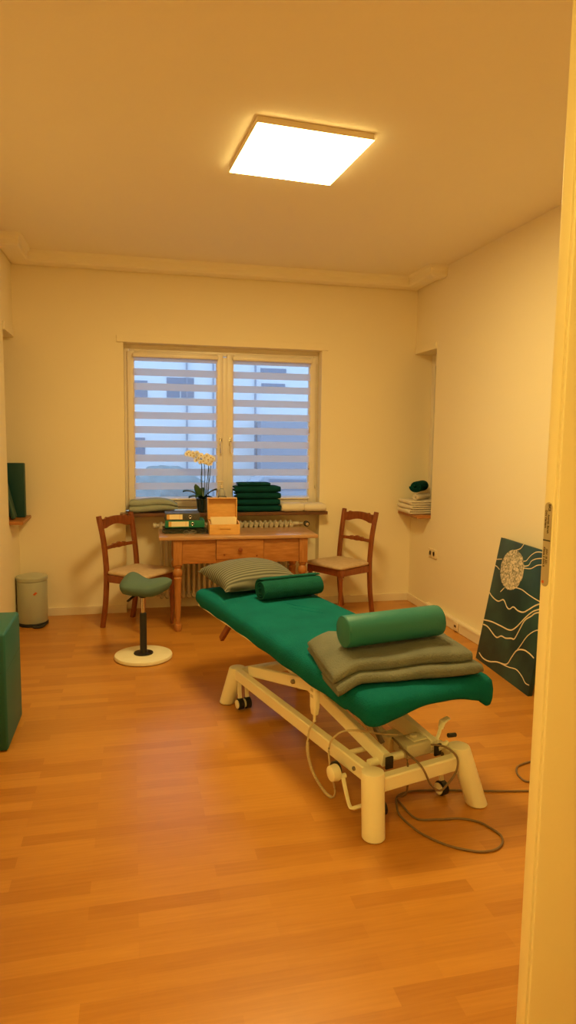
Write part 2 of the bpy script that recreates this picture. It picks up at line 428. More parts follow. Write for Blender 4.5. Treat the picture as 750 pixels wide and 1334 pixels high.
# ---- the two-sash window with day-and-night blinds
wr = bpy.data.objects.new('window_1', None); COL.objects.link(wr); wr.location = (0, 6.05, 0); wr['kind'] = 'structure'
bm = BM(); z0, z1 = .888, 2.29; x0, x1 = WX0+.0005, WX1-.0005
bb(bm, x0, x0+.045, 0, .07, z0, z1, .004); bb(bm, x1-.045, x1, 0, .07, z0, z1, .004)
bb(bm, x0+.046, x1-.046, 0, .07, z1-.04, z1, .004); bb(bm, x0, x1, .01, .07, z1+.0005, WZ1-.0005); bb(bm, x0+.046, x1-.046, 0, .07, z0, z0+.045, .004)
link('window_frame', bm, M['winframe'], wr)
def sash(xa, xb, hx, hside):
    za, zb = z0+.03, z1-.02
    bm = BM()
    bb(bm, xa, xa+.06, -.022, .03, za, zb, .005); bb(bm, xb-.06, xb, -.022, .03, za, zb, .005)
    bb(bm, xa+.061, xb-.061, -.022, .03, zb-.06, zb, .005); bb(bm, xa+.061, xb-.061, -.022, .03, za, za+.065, .005)
    s = link('sash', bm, M['winframe'], wr)
    bm = BM(); bb(bm, xa+.058, xb-.058, .005, .011, za+.06, zb-.055); link('pane', bm, M['glass'], s, smooth=False)
    bm = BM(); box(bm, (hx, -.026, 1.50), (.026, .008, .07), bev=.003)
    sweep(bm, [(hx, -.028, 1.515), (hx, -.060, 1.515), (hx, -.062, 1.50), (hx, -.062, 1.40)], [.007, .007, .009, .008], n=8)
    link('handle', bm, M['chrome'], s)
    # blind
    ba, bc = xa+.050, xb-.050
    bm = BM(); bb(bm, ba-.004, bc+.004, -.062, -.024, zb-.055, zb-.018, .008)
    c = link('blind_cassette', bm, M['winframe'], wr); c['label'] = 'white blind cassette at the top of the sash'
    bm = BM(); ztop = zb-.055; zbt = .99
    vs = [bm.verts.new(p) for p in ((ba, -.032, zbt), (bc, -.032, zbt), (bc, -.032, ztop), (ba, -.032, ztop))]; bm.faces.new(vs)
    link('blind_fabric', bm, M['blind'], wr, smooth=False)
    bm = BM(); sweep(bm, [(ba, -.034, zbt-.006), (bc, -.034, zbt-.006)], .008, n=10); link('bottom_rail', bm, M['winframe'], wr)
XM = .812
sash(x0+.028, XM-.020, XM-.040, 1); sash(XM+.014, x1-.028, XM+.045, 1)
bm = BM(); bb(bm, XM-.024, XM+.018, -.03, -.0225, z0+.05, z1-.05, .003); link('astragal', bm, M['winframe'], wr)
bm = BM()
for zz in (1.62, 1.28): box(bm, (x1-.085, -.031, zz), (.012, .018, .06), bev=.003)
link('side_catch', bm, M['chrome'], wr)
bm = BM(); sweep(bm, [(x1-.018, -.02, 2.22), (x1-.018, -.02, 1.10)], .0022, n=6); box(bm, (x1-.018, -.02, 1.09), (.010, .010, .03), bev=.003)
link('blind_cord', bm, M['greyplastic'], wr)
# niche windows
def niche_window(n, x, s):
    w = bpy.data.objects.new(f'window_{n}', None); COL.objects.link(w); w['kind'] = 'structure'
    ya, yb, za, zb = YS+.001, D-.001, .8475, 2.323
    xa, xb = sorted((x, x+s*.06)); bm = BM()
    bb(bm, xa, xb, ya, ya+.05, za, zb, .004); bb(bm, xa, xb, yb-.062, yb, za, zb, .004)
    bb(bm, xa, xb, ya+.051, yb-.063, zb-.10, zb, .004); bb(bm, xa, xb, ya+.051, yb-.063, za, za+.06, .004)
    link('window_frame', bm, M['winframe'], w)
    bm = BM(); bb(bm, x+s*.03, x+s*.03+.006, ya+.045, yb-.045, za+.055, zb-.055); link('pane', bm, M['glass'], w, smooth=False)
    bm = BM(); xs = sorted((x+s*.065, x+s*.085)); bb(bm, xs[0], xs[1], ya, yb, za, zb)  # added slatted dark panel behind the pane, blocks daylight from the niche
    for k in range(28): bb(bm, *sorted((x+s*.061, x+s*.066)), ya+.004, yb-.004, za+.01+k*.052, za+.055+k*.052)
    link('light_block', bm, M['lightblock'], w)
    bm = BM(); box(bm, (x-s*.012, ya+.03, 1.55), (.02, .03, .07), bev=.004); sweep(bm, [(x-s*.02, ya+.03, 1.56), (x-s*.05, ya+.03, 1.56), (x-s*.052, ya+.03, 1.45)], .007, n=8)
    link('handle', bm, M['chrome'], w)
niche_window(2, XR+.165, 1); niche_window(3, XL-.165, -1)

# ---- door leaf at the right with its edge plate
dr = bpy.data.objects.new('door_1', None); COL.objects.link(dr); dr['kind'] = 'structure'
DX, DY = .806, 1.144; dr.location = (DX, DY, 0); dr.rotation_euler = (0, 0, R(7))
DH = 2.53
bm = BM(); bb(bm, 0, .83, .0135, .040, .008, DH, .0015); bb(bm, .006, .82, .0055, .0140, .010, DH-.002); link('leaf_core', bm, M['door'], dr)
bm = BM(); bb(bm, -.001, .84, 0, .0055, .008, DH, .002); link('rebate_lip', bm, M['door'], dr)
bm = BM()   # lock edge plate with rounded ends on the door's edge (facing -x)
yc, pz0, pz1 = .0265, 1.259, 1.428; w = .0098
poly = [(yc-w, pz0+w), (yc-w, pz1-w)] + [(yc + w*math.cos(a), pz1-w + w*math.sin(a)) for a in [PI*(1-k/8) for k in range(1, 8)]] + [(yc+w, pz1-w), (yc+w, pz0+w)] + [(yc + w*math.cos(a), pz0+w + w*math.sin(a)) for a in [-PI*k/8 for k in range(1, 8)]]
prism(bm, poly, -.0018, -.0002, 'yz'); pl = link('edge_plate', bm, M['brass'], dr); pl['label'] = 'metal plate with small lettering on the door edge'
M['engrave'] = pm('engraved_ink', (.055, .028, .010), .6)
def text(s, size, m, parent, loc, rot, name='lettering', ext=.0002, bold=0):
    cu = bpy.data.curves.new('t', 'FONT'); cu.body = s; cu.size = size; cu.extrude = ext; cu.offset = bold
    tmp = bpy.data.objects.new('t', cu); COL.objects.link(tmp)
    bpy.context.view_layer.update()
    me = bpy.data.meshes.new_from_object(tmp.evaluated_get(bpy.context.evaluated_depsgraph_get()))
    bpy.data.objects.remove(tmp); me.materials.append(m)
    o = bpy.data.objects.new(name, me); COL.objects.link(o); o.parent = parent; o.location = loc; o.rotation_euler = rot; return o
# text runs downward on the plate, its top toward the door face (+ towards -y)
tr = Matrix(((0, 0, -1), (0, -1, 0), (-1, 0, 0))).to_euler()
for s, sz, y, z, bo in (('BKS', .0085, .0255, 1.425, .0002), ('Antrieb Bereit', .0065, .0265, 1.404, .0001), ('DIN Vierkant', .0065, .0335, 1.412, .0001),
                    ('DIN 18 251', .0065, .0265, 1.335, .0001), ('Klasse 3 DIN R', .0065, .0335, 1.338, .0001)):
    text(s, sz, M['engrave'], pl, (-.0021, y, z), tr, bold=bo)
bm = BM(); bb(bm, -.0024, -.0017, yc-w, yc+w, 1.3505, 1.353); link('plate_slot', bm, M['black'], pl)
bm = BM(); bb(bm, -.0024, -.0017, .0285, .0340, 1.2645, 1.270); link('plate_mark', bm, M['orange'], pl)

# ---- cable duct with outlet along the right wall
bm = BM(); bb(bm, XP-.045, XP, FY1+.05, YS-.02, .0, .092, .006); bb(bm, XP-.050, XP-.046, FY1+.05, YS-.02, .070, .086, .0015)
struct('baseboard_cable_duct', bm, M['trim'])
o = bpy.data.objects['baseboard_cable_duct']
ds = thing('duct_outlet', 'small square outlet set into the cable duct beside the teal painting', 'outlet', (XP-.052, 4.83, .048), 0)
bm = BM(); box(bm, (-.002, 0, 0), (.010, .075, .070), bev=.003); link('cover_plate', bm, M['plastic_w'], ds)
bm = BM()
for dy in (-.010, .010): lathe(bm, [(.0035, 0), (.0035, .002)], (-.009, dy, -.002), 10, 'x')
box(bm, (-.0075, 0, .002), (.002, .034, .018), bev=.0005)
link('socket_opening', bm, M['hole'], ds)
ws = thing('wall_socket', 'cream twin wall socket on the plain right wall', 'socket', (XP, 5.40, .545))
bm = BM(); box(bm, (-.006, 0, 0), (.012, .155, .080), bev=.004); link('cover_plate', bm, M['plastic_w'], ws)
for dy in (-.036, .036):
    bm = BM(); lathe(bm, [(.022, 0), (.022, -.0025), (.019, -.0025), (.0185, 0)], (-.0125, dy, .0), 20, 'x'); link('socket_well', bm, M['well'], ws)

# ================================================================== OUTSIDE
bld = thing('apartment_building', 'pale blue lit building with windows seen through the blinds', 'building', (1.5, 14, 0))
bm = BM(); bb(bm, -6.5, 6.5, 0, .5, -3, 8); link('wall', bm, M['facade'], bld, smooth=False)
def fw(x0, x1, za, zb):
    bm = BM(); bb(bm, x0-1.5, x1-1.5, -.02, .0, za, zb); f = link('window', bm, M['fwin'], bld, smooth=False)
for a in ((.02, .31, 2.30, 2.64), (.69, .95, 2.32, 2.50), (.98, 1.24, 2.32, 2.50), (.69, 1.24, 2.56, 2.72), (2.62, 3.17, 2.84, 2.97), (2.64, 3.15, 2.56, 2.66), (-1.2, -.6, 2.3, 3.0), (4.4, 4.9, 2.3, 3.0), (.0, .25, 1.12, 1.5)): fw(*a)
bm = BM(); bb(bm, 1.05, 2.3, -.5, -.02, .85, 1.86); link('shaded_area', bm, M['facade2'], bld, smooth=False)  # block in a darker colour, stands in for shade on the facade
bm = BM()
for k, xx in enumerate((-.42, .12, 1.0, 3.1)): bb(bm, xx, xx+.03, -.05, 0, -2, 5)
link('downpipe', bm, M['facade2'], bld, smooth=False)
bm = BM()
sz = V((1.6, .5, .35))
bmesh.ops.create_icosphere(bm, subdivisions=4, radius=1)
for v in bm.verts:
    v.co = V((v.co.x*.85, v.co.y*.45, v.co.z*.62)); v.co += noise.noise_vector(v.co*5)*.09
tag(link('hedge', bm, M['hedge'], loc=(.55, 12.9, .36)), 'dark hedge seen through the left blind', 'hedge')
car = thing('car', 'grey parked car glimpsed low behind the right blind', 'car', (2.75, 11.7, 0))
bm = BM(); prism(bm, [(-1.1, .25), (1.1, .25), (1.12, .52), (.7, .60), (.45, .86), (-.55, .88), (-.85, .62), (-1.1, .55)], -.4, .4, 'xz', .03); link('body', bm, M['carp'], car)
bm = BM(); prism(bm, [(-.50, .62), (.58, .62), (.40, .81), (-.47, .83)], -.405, -.401, 'xz'); link('side_window', bm, M['fwin'], car)
for xx in (-.68, .68):
    bm = BM(); lathe(bm, [(.20, -.42), (.22, -.40), (.22, -.30), (.2, -.28)], (xx, 0, .22), 20, 'y'); link('wheel', bm, M['rubber'], car)
bm = BM(); bb(bm, -8, 12, 6.6, 14, -.3, 0); o = struct('street_ground', bm, M['asphalt'])

# ================================================================== CEILING LIGHT
A = V((.535, 3.775, 2.985)); B = V((1.117, 3.775, 2.955)); C_ = V((1.107, 3.14, 2.955)); 
lc = V((.830, 3.462, 2.954))
lp = thing('ceiling_light_panel', 'glowing square flat light panel on the ceiling', 'ceiling light', lc, rot=(0, 0, R(4)))
bm = BM(); bb(bm, -.286, .286, -.300, .300, .0003, .0305, .002); link('housing', bm, M['trim'], lp)
bm = BM(); bb(bm, -.285, .285, -.299, .299, -.0015, .0); link('diffuser', bm, PANEL, lp, smooth=False)
hl = thing('hall_ceiling_light', 'square light panel in the hall behind the camera', 'ceiling light', (-.55, -.15, 2.875))
bm = BM(); bb(bm, -.3, .3, -.3, .3, 0, .02, .004); link('housing', bm, M['trim'], hl)
bm = BM(); bb(bm, -.29, .29, -.29, .29, -.006, -.001); link('diffuser', bm, HALL, hl, smooth=False)
bm = BM(); lathe(bm, [(.01, .021), (.01, .108)], n=8); link('hanger', bm, M['trim'], hl)

# ================================================================== RADIATOR
rd = thing('radiator', 'cream column radiator in the recess under the window', 'radiator', (0, 5.87, 0))
for k in range(26):
    x = .235 + k*.046
    bm = BM()
    for dy in (-.045, .045):
        lathe(bm, [(.013, .16), (.013, .75)], (x, dy, 0), 8, caps=False)
    for zc in (.16, .765):
        sweep(bm, [(x, -.052, zc), (x, 0, zc+(.012 if zc > .5 else -.012)), (x, .052, zc)], [(.0185, .022), (.020, .030), (.0185, .022)], n=10)
    link('column', bm, M['rad'], rd)
bm = BM(); sweep(bm, [(.19, 0, .77), (1.43, 0, .77)], .017, n=10); sweep(bm, [(.19, 0, .16), (1.43, 0, .16)], .017, n=10); link('header_pipe', bm, M['rad'], rd)
bm = BM(); lathe(bm, [(.012, 1.42), (.019, 1.43), (.019, 1.46), (.011, 1.47), (.011, 1.50)], (0, 0, .77), 14, 'x'); sweep(bm, [(1.49, 0, .77), (1.49, .03, .77), (1.49, .03, .02)], .008, n=8)
link('valve_body', bm, M['rad'], rd)
bm = BM(); lathe(bm, [(.014, 0), (.023, -.006), (.026, -.03), (.025, -.055), (.018, -.060), (.002, -.061)], (1.525, -.01, .772), 18, 'y'); link('valve_knob', bm, M['black'], rd)
bm = BM(); lathe(bm, [(.014, -.0615), (.014, -.064)], (1.525, -.01, .772), 14, 'y'); link('knob_cap', bm, M['chrome'], rd)
bm = BM(); lathe(bm, [(.024, .165), (.024, .19), (.012, .20)], (0, 0, .77), 14, 'x'); link('end_plug', bm, M['rad'], rd)
for xx in (.30, 1.36):
    bm = BM(); bb(bm, xx-.008, xx+.008, .0, .172, .20, .215); link('wall_bracket', bm, M['rad'], rd)

# ================================================================== TABLE
TY, TZ = 5.46, .765
tb = thing('writing_table', 'old pine table with turned legs and a small drawer below the window', 'table', (.83, TY, 0), R(-1.2))
bm = BM(); bb(bm, -.635, .635, -.255, .235, TZ-.028, TZ, .006); link('tabletop', bm, M['toptab'], tb)
def leg(x, y):
    bm = BM(); box(bm, (x, y, .635), (.070, .070, .200), bev=.005)
    lathe(bm, [(.026, .534), (.034, .528), (.030, .516), (.024, .508), (.034, .494), (.038, .474), (.034, .452), (.025, .440), (.033, .430), (.033, .422), (.030, .410), (.028, .34), (.023, .18), (.019, .085), (.017, .062), (.027, .058), (.031, .045), (.031, .022), (.024, .0)], (x, y, 0), 20)
    link('leg', bm, M['woodv'], tb)
for x in (-.490, .520):
    for y in (-.200, .190): leg(x, y)
bm = BM()
bb(bm, -.454, -.192, -.222, -.200, .545, .735, .002); bb(bm, .192, .484, -.222, -.200, .545, .735, .002)
bb(bm, -.192, .192, -.222, -.200, .545, .575, .001)
bb(bm, -.454, .484, .195, .215, .545, .735, .002)
for x in (-.503, .533): bb(bm, x-.010, x+.010, -.164, .154, .545, .735, .002)
link('apron', bm, M['wood'], tb)
bm = BM(); bb(bm, -.189, .189, -.236, -.216, .578, .734, .003); bb(bm, -.175, .175, -.2155, .10, .59, .73)
dw = link('drawer', bm, M['wood'], tb); dw['label'] = 'shallow wooden drawer front with round knob'
bm = BM(); lathe(bm, [(.006, -.236), (.007, -.242), (.016, -.250), (.018, -.258), (.012, -.266), (.001, -.268)], (0, 0, .655), 16, 'y'); link('knob', bm, M['cherry'], dw)
for xx, zz in ((-.125, .612), (.135, .600)):
    bm = BM(); lathe(bm, [(.008, -.2358), (.008, -.2366)], (xx, 0, zz), 14, 'y'); link('wood_knot', bm, M['cherry'], dw)

# ================================================================== CHAIRS
def make_chair(label, loc, rz):
    t = thing('dining_chair', label, 'chair', loc, rz)
    W, Dp = .202, .20      # half width, half depth; chair faces +x, back at -x
    for s in (-1, 1):
        y = s*(W-.018)
        bm = BM()          # rear post: splayed sabre curve from the floor to the top of the back
        sweep(bm, smooth_path([(-.235, y, 0), (-.200, y, .20), (-.185, y, .42), (-.190, y, .55), (-.212, y, .72), (-.250, y*1.04, .905)], 5), [(.034, .036)]*25 + [(.036, .030)], 'rect', up=V((1, 0, 0)))
        link('rear_leg', bm, M['cherry'], t)
        bm = BM()
        x = Dp-.020
        box(bm, (x, y, .405), (.042, .042, .065), bev=.004)
        sweep(bm, [(x, y, .372), (x, y, .355), (x, y, .34), (x, y, .20), (x, y, .055), (x, y, .035), (x, y, .0)], [.017, .022, .019, .018, .012, .016, .012], n=14)
        link('front_leg', bm, M['cherry'], t)
    bm = BM()              # seat rails
    box(bm, (Dp-.020, 0, .410), (.024, 2*W-.078, .058), bev=.003); box(bm, (-.186, 0, .410), (.024, 2*W-.072, .058), bev=.003)
    for s in (-1, 1): box(bm, (-.003, s*(W-.018), .410), (.322, .024, .058), bev=.003)
    link('seat_frame', bm, M['cherry'], t)
    bm = BM()              # flat cushioned seat
    rings = []
    for ins, z in ((.012, .4405), (0, .446), (-.004, .456), (0, .466), (.015, .474), (.06, .479)):
        ring = []
        for k in range(40):
            a = 2*PI*k/40; cx, cy = math.cos(a), math.sin(a)
            e = .16
            px = math.copysign(abs(cx)**e, cx); py = math.copysign(abs(cy)**e, cy)
            ring.append(V((.012 + px*(Dp+.006-ins)*1.0, py*(W-.002-ins)*(1+.06*px), z)))
        rings.append(ring)
    for ring in rings:
        for p in ring:
            if p.x < -.165 and abs(p.y) > .155: p.x = -.165
    loft(bm, rings); link('seat', bm, M['seatpad'], t, ang=50)
    # top rail: shaped crest, curved in plan
    def rail(zc, pts_top, pts_bot, name, xb):
        bm = BM(); rings = []
        n = len(pts_top)
        for i in range(n):
            f = i/(n-1)*2-1; y = f*(W-.032)
            x = xb - .022*(1-f*f)
            hi, lo = zc+pts_top[i], zc+pts_bot[i]
            rings.append([V((x-.010, y, lo)), V((x+.010, y, lo)), V((x+.011, y, (hi+lo)/2)), V((x+.008, y, hi)), V((x-.010, y, hi)), V((x-.012, y, (hi+lo)/2))])
        loft(bm, rings); link(name, bm, M['cherry'], t, ang=50)
    n = 25
    top = []; bot = []
    for i in range(n):
        f = abs(i/(n-1)*2-1)
        top.append(.030 + .018*math.cos(f*PI*.55) + .010*math.exp(-((f-.66)/.07)**2) + (.006 if f > .9 else 0))
        bot.append(-.042 + .024*math.cos(f*PI*.5)**2 - .004*math.exp(-((f-.7)/.1)**2))
    rail(.845, top, bot, 'crest_rail', -.230)
    top = []; bot = []
    for i in range(n):
        f = abs(i/(n-1)*2-1)
        b = .016*math.exp(-(f/.16)**2) + .010*math.exp(-((f-.36)/.10)**2)
        top.append(.013 + b); bot.append(-.013 - b*.35)
    rail(.652, top, bot, 'cross_slat', -.196)
    return t
ch = make_chair('wooden chair with cream seat left of the table, behind the stool', (.045, 5.470, 0), R(-40))
dup(ch, (1.765, 5.560, 0), R(209), 'wooden chair with cream seat right of the table, beyond the massage bench')

# ================================================================== STOOL
st = thing('saddle_stool', 'grey green saddle stool on a black column and round wooden base', 'stool', (.057, 4.660, 0), R(8))
bm = BM(); lathe(bm, [(.02, .0), (.185, .0), (.198, .006), (.200, .018), (.196, .028), (.185, .032), (.02, .032)], n=48)
link('base_plate', bm, M['birch'], st)
bm = BM(); lathe(bm, [(.066, .0325), (.068, .036), (.066, .040), (.030, .044), (.024, .060), (.024, .315), (.021, .322), (.014, .324)], n=24); link('column', bm, M['black'], st)
bm = BM(); lathe(bm, [(.0125, .325), (.0125, .445)], n=16); link('gas_lift', bm, M['chrome'], st)
bm = BM(); lathe(bm, [(.020, .430), (.026, .434), (.028, .462), (.05, .482)], n=16); box(bm, (0, 0, .478), (.14, .11, .012), bev=.004)
sweep(bm, smooth_path([(-.02, -.01, .462), (-.07, -.05, .455), (-.115, -.085, .432)], 4), (.012, .006), n=8)
link('lever', bm, M['black'], st)
bm = BM(); rings = []
nr, na = 10, 48
def sad(x, y):        # saddle: dips in the middle line, rises at the back hump and the right tip
    return .556 + .052*math.exp(-(((x+.05)/.085)**2 + ((y-.06)/.11)**2)) + .55*max(0, x-.02)**2*1.0 + .25*x*x - .020*math.exp(-(((x-.03)/.07)**2))
def outl(a): # rounded triangular plan
    return .138 + .019*math.cos(2*a) + .021*math.cos(3*a+.5)
for k in range(nr):
    f = 1 - k/(nr-.0)
    ring = []
    for i in range(na):
        a = 2*PI*i/na; r = outl(a)*f; x, y = r*math.cos(a)*1.10, r*math.sin(a)*.95
        ring.append(V((x, y, sad(x, y) - .030*f**6)))
    rings.append(ring)
under = []
for f, dz in ((.4, -.085), (.75, -.083), (.93, -.072), (1.01, -.050), (1.03, -.030)):
    ring = []
    for i in range(na):
        a = 2*PI*i/na; r = outl(a)*f; x, y = r*math.cos(a)*1.10, r*math.sin(a)*.95
        ring.append(V((x, y, sad(x, y)*.9 + .0545 + dz*1.15)))
    under.append(ring)
loft(bm, under + rings); link('seat', bm, M['stoolseat'], st, ang=80)

# ================================================================== WASTE BIN
wb = thing('pedal_bin', 'grey green round pedal bin in the left corner by the back wall', 'bin', (-.812, 5.690, 0), R(-10))
bm = BM(); lathe(bm, [(.113, 0), (.121, .004), (.121, .022), (.117, .026)], n=40); link('base_ring', bm, M['rubber'], wb)
bm = BM(); lathe(bm, [(.115, .0265), (.117, .03), (.119, .36), (.117, .366)], n=40); link('body', bm, M['bin'], wb)
bm = BM(); lathe(bm, [(.117, .368), (.122, .370), (.123, .394), (.117, .402), (.085, .411), (.04, .418), (.001, .420)], n=40); link('lid', bm, M['bin'], wb)
bm = BM(); rings = []
sweep(bm, smooth_path([(.035, -.095, .010), (.060, -.140, .010), (.105, -.130, .012), (.117, -.070, .014)], 5), (.014, .008), n=8)
prism(bm, [(.02, -.10), (.055, -.145), (.10, -.125), (.105, -.06)], .004, .012, 'xy')
link('pedal', bm, M['rubber'], wb)
bm = BM(); q = R(-62); cx, cy = .1195*math.cos(q), .1195*math.sin(q)
tx, ty = -math.sin(q), math.cos(q)
vs = [bm.verts.new((cx+tx*a+.002*math.cos(q), cy+ty*a+.002*math.sin(q), .275+b)) for a, b in ((-.018, -.005), (-.003, -.014), (.018, .005), (.003, .014))]
f = bm.faces.new(vs); ex = bmesh.ops.extrude_face_region(bm, geom=[f]); bmesh.ops.translate(bm, vec=(-.002*math.cos(q), -.002*math.sin(q), 0), verts=[v for v in ex['geom'] if isinstance(v, bmesh.types.BMVert)])
link('badge', bm, M['orange'], wb)

# ================================================================== GREEN FOAM BLOCK
fb = thing('foam_block', 'large green padded block at the left edge of the room', 'padded block', (-.61, 3.353, 0))
bm = BM(); bb(bm, -.315, 0, 0, .434, .004, .592, .014); link('cover', bm, M['foam'], fb, ang=50)
bm = BM(); sweep(bm, [(-.001, .02, .40), (-.001, .41, .40)], .0018, n=6); sweep(bm, [(-.30, -.0005, .40), (-.02, -.0005, .40)], .0018, n=6); link('zip_seam', bm, M['teal'], fb)
for x in (-.26, -.06):
    for y in (.06, .37):
        bm = BM(); lathe(bm, [(.018, 0), (.018, .0042)], (x, y, 0), 12); link('foot_stud', bm, M['black'], fb)

# ================================================================== MASSAGE BENCH
BO = V((.895, 2.312, 0)); BA = R(15.5)
def bw(u, v, z): return BO + V((u*math.cos(BA)-v*math.sin(BA), u*math.sin(BA)+v*math.cos(BA), z))
mb = thing('massage_bench', 'ivory framed massage bench under a green fitted cover', 'massage table', BO, BA)
# base feet: four slanted cylinders
for (x, y, tx, ty, zt) in ((0, 0, .010, .030, .262), (.540, 0, -.075, .045, .262), (.025, 1.490, .045, -.045, .225), (.540, 1.490, -.045, -.045, .225)):
    bm = BM(); r = .046; rings = []
    for f, rr, zz in ((0, r*.93, .003), (0, r, .007), (.5, r, None), (.96, r, None), (.985, r*.96, None), (1, r*.80, None)):
        z = zz if zz is not None else zt*f
        g = z/zt
        rings.append([V((x + tx*g + rr*math.cos(2*PI*k/24), y + ty*g + rr*math.sin(2*PI*k/24), z)) for k in range(24)])
    loft(bm, rings); fo = link('foot_column', bm, M['ivory'], mb)
    bm = BM(); lathe(bm, [(.036, .0), (.036, .0028)], (x, y, 0), 20); link('foot_pad', bm, M['rubber'], fo)
for u, nm in ((.062, 0), (.478, 1)):
    bm = BM(); sweep(bm, [(u, .085, .185), (u, 1.42, .190)], (.042, .062), 'rect'); rr = link('base_rail', bm, M['ivory'], mb)
    for vv in (.13, .20):
        bm = BM(); lathe(bm, [(.009, 0), (.009, -.006), (.005, -.009)], (u-.021, vv, .185), 8, 'x'); link('bolt', bm, M['steel'], rr)
bm = BM(); sweep(bm, [(.045, .045, .190), (.470, .045, .190)], (.045, .062), 'rect'); link('cross_beam', bm, M['ivory'], mb)
bm = BM(); sweep(bm, [(.08, 1.43, .19), (.47, 1.43, .19)], (.05, .055), 'rect'); link('cross_beam', bm, M['ivory'], mb)
bm = BM(); sweep(bm, [(.085, .16, .215), (.455, .16, .215)], .017, n=14); sweep(bm, [(.085, .30, .20), (.455, .30, .20)], .012, n=12); link('cross_tube', bm, M['ivory'], mb)
# scissor arms
def arm(p, q, w=.030, h=.058):
    bm = BM(); p, q = V(p), V(q)
    sweep(bm, [p, q], (w, h), 'rect', up=V((0, 0, 1)))
    return link('scissor_arm', bm, M['ivory'], mb)
for u in (.100, .440):
    a1 = arm((u, 1.33, .232), (u, .40, .435))
    bm = BM(); lathe(bm, [(.012, 0), (.012, -.012), (.007, -.016)], (u-.016, .80, .350), 8, 'x'); link('bolt', bm, M['steel'], a1)
for u in (.142, .398):
    a2 = arm((u, .120, .235), (u, 1.25, .435), .034, .062)
    bm = BM(); box(bm, (u, .098, .232), (.036, .010, .050), bev=.002); link('end_cap', bm, M['black'], a2)
bm = BM(); sweep(bm, [(.12, .76, .35), (.42, .76, .35)], .014, n=12); link('pivot_tube', bm, M['ivory'], mb)
bm = BM(); sweep(bm, [(.16, 1.24, .43), (.38, 1.24, .43)], .012, n=12); link('pivot_tube', bm, M['ivory'], mb)
# top frame below the cushion
bm = BM()
for u in (.09, .52): sweep(bm, [(u, .12, .452), (u, 1.90, .497)], (.030, .040), 'rect')
for v_, z in ((.16, .453), (.70, .466), (1.20, .479), (1.88, .496)): sweep(bm, [(.105, v_, z), (.505, v_, z)], (.034, .034), 'rect')
link('top_frame', bm, M['ivory'], mb)
bm = BM(); sweep(bm, [(.000, 1.10, .480), (.000, 1.88, .500)], (.012, .010), 'rect'); link('edge_strip', bm, M['ivory'], mb)
bm = BM(); sweep(bm, [(.050, 1.50, .470), (.040, 1.61, .350)], (.034, .026), 'rect', up=V((1, 0, 0))); s_ = link('support_strut', bm, M['cherry'], mb); s_['label'] = 'brown strut under the head end'
# cushion + green cover: one continuous skirted slab
CW, CLn = .325, 1.93
def cover():
    bm = BM(); n = 240; uc = .305
    def zt(v): return .548 + .026*(v/1.0)*1.0
    # perimeter of a rounded rectangle
    per = []
    hw, hl, r = CW, CLn/2, .055; cv = CLn/2 - .005
    segs = []
    pts = []
    for cx, cy, a0 in ((hw-r, hl-r, 0), (-hw+r, hl-r, 90), (-hw+r, -hl+r, 180), (hw-r, -hl+r, 270)):
        for k in range(9):
            a = R(a0 + 90*k/8); pts.append(V((cx + r*math.cos(a), cy + r*math.sin(a))))
    pts.append(pts[0])
    Ls = [0]
    for a, b in zip(pts[:-1], pts[1:]): Ls.append(Ls[-1] + (b-a).length)
    T = Ls[-1]; j = 0
    for i in range(n):
        s = T*i/n
        while Ls[j+1] < s: j += 1
        f = (s-Ls[j])/(Ls[j+1]-Ls[j]); per.append(pts[j].lerp(pts[j+1], f))
    def ring(ins, zf):
        out = []
        for i, p in enumerate(per):
            q = V((p.x*(1-ins/hw), p.y*(1-ins/hl)))
            u, v = uc + q.x, cv + q.y
            out.append(V((u, v, zf(p, u, v))))
        return out
    def drop(p):         # how far the skirt hangs below the top, scooped between the near corners
        ny = -p.y/hl
        if ny > .93:     # near end
            c = abs(p.x)/hw
            d = .066 + .046*max(0, c-.20)**1.5/.72
            return d - .008*max(0, 1-(c/.6)**2) + .0012*math.sin(p.x*30) + (.022*max(0, 1-((p.x/hw-.90)/.14)**2) if p.x > 0 else 0)
        if ny > .80: return .100 + .010*((ny-.80)/.13)**2 + .002*math.sin(p.y*60)
        if ny < -.9: return .085
        return .100 - .006*math.sin(p.y*3.0) + .003*math.sin(p.y*23)
    R_ = []
    wr = lambda u, v: .0025*noise.noise(V((u*9, v*5, 0))) - .006*math.exp(-((u-.20-(v-1.0)*-.35)/.012)**2)*(1 if .9 < v < 1.35 else 0)*0
    R_.append(ring(.30, lambda p, u, v: zt(v)+.010+wr(u, v)))
    R_.append(ring(.20, lambda p, u, v: zt(v)+.009+wr(u, v)))
    R_.append(ring(.10, lambda p, u, v: zt(v)+.007+wr(u, v)))
    R_.append(ring(.045, lambda p, u, v: zt(v)+.003+wr(u, v)))
    R_.append(ring(.016, lambda p, u, v: zt(v)-.005))
    R_.append(ring(.003, lambda p, u, v: zt(v)-.020))
    R_.append(ring(-.002, lambda p, u, v: zt(v)-.020-(drop(p)-.020)*.35))
    R_.append(ring(-.001, lambda p, u, v: zt(v)-.020-(drop(p)-.020)*.70))
    R_.append(ring(.004, lambda p, u, v: zt(v)-drop(p)+.008))
    R_.append(ring(.012, lambda p, u, v: zt(v)-drop(p)))
    R_.append(ring(.030, lambda p, u, v: zt(v)-drop(p)+.012))
    R_.append(ring(.055, lambda p, u, v: zt(v)-.070))
    loft(bm, R_)
    return link('green_cover', bm, M['green'], mb, ang=80)
cv_ = cover(); cv_['label'] = 'green terry fitted cover hanging in points at the corners'
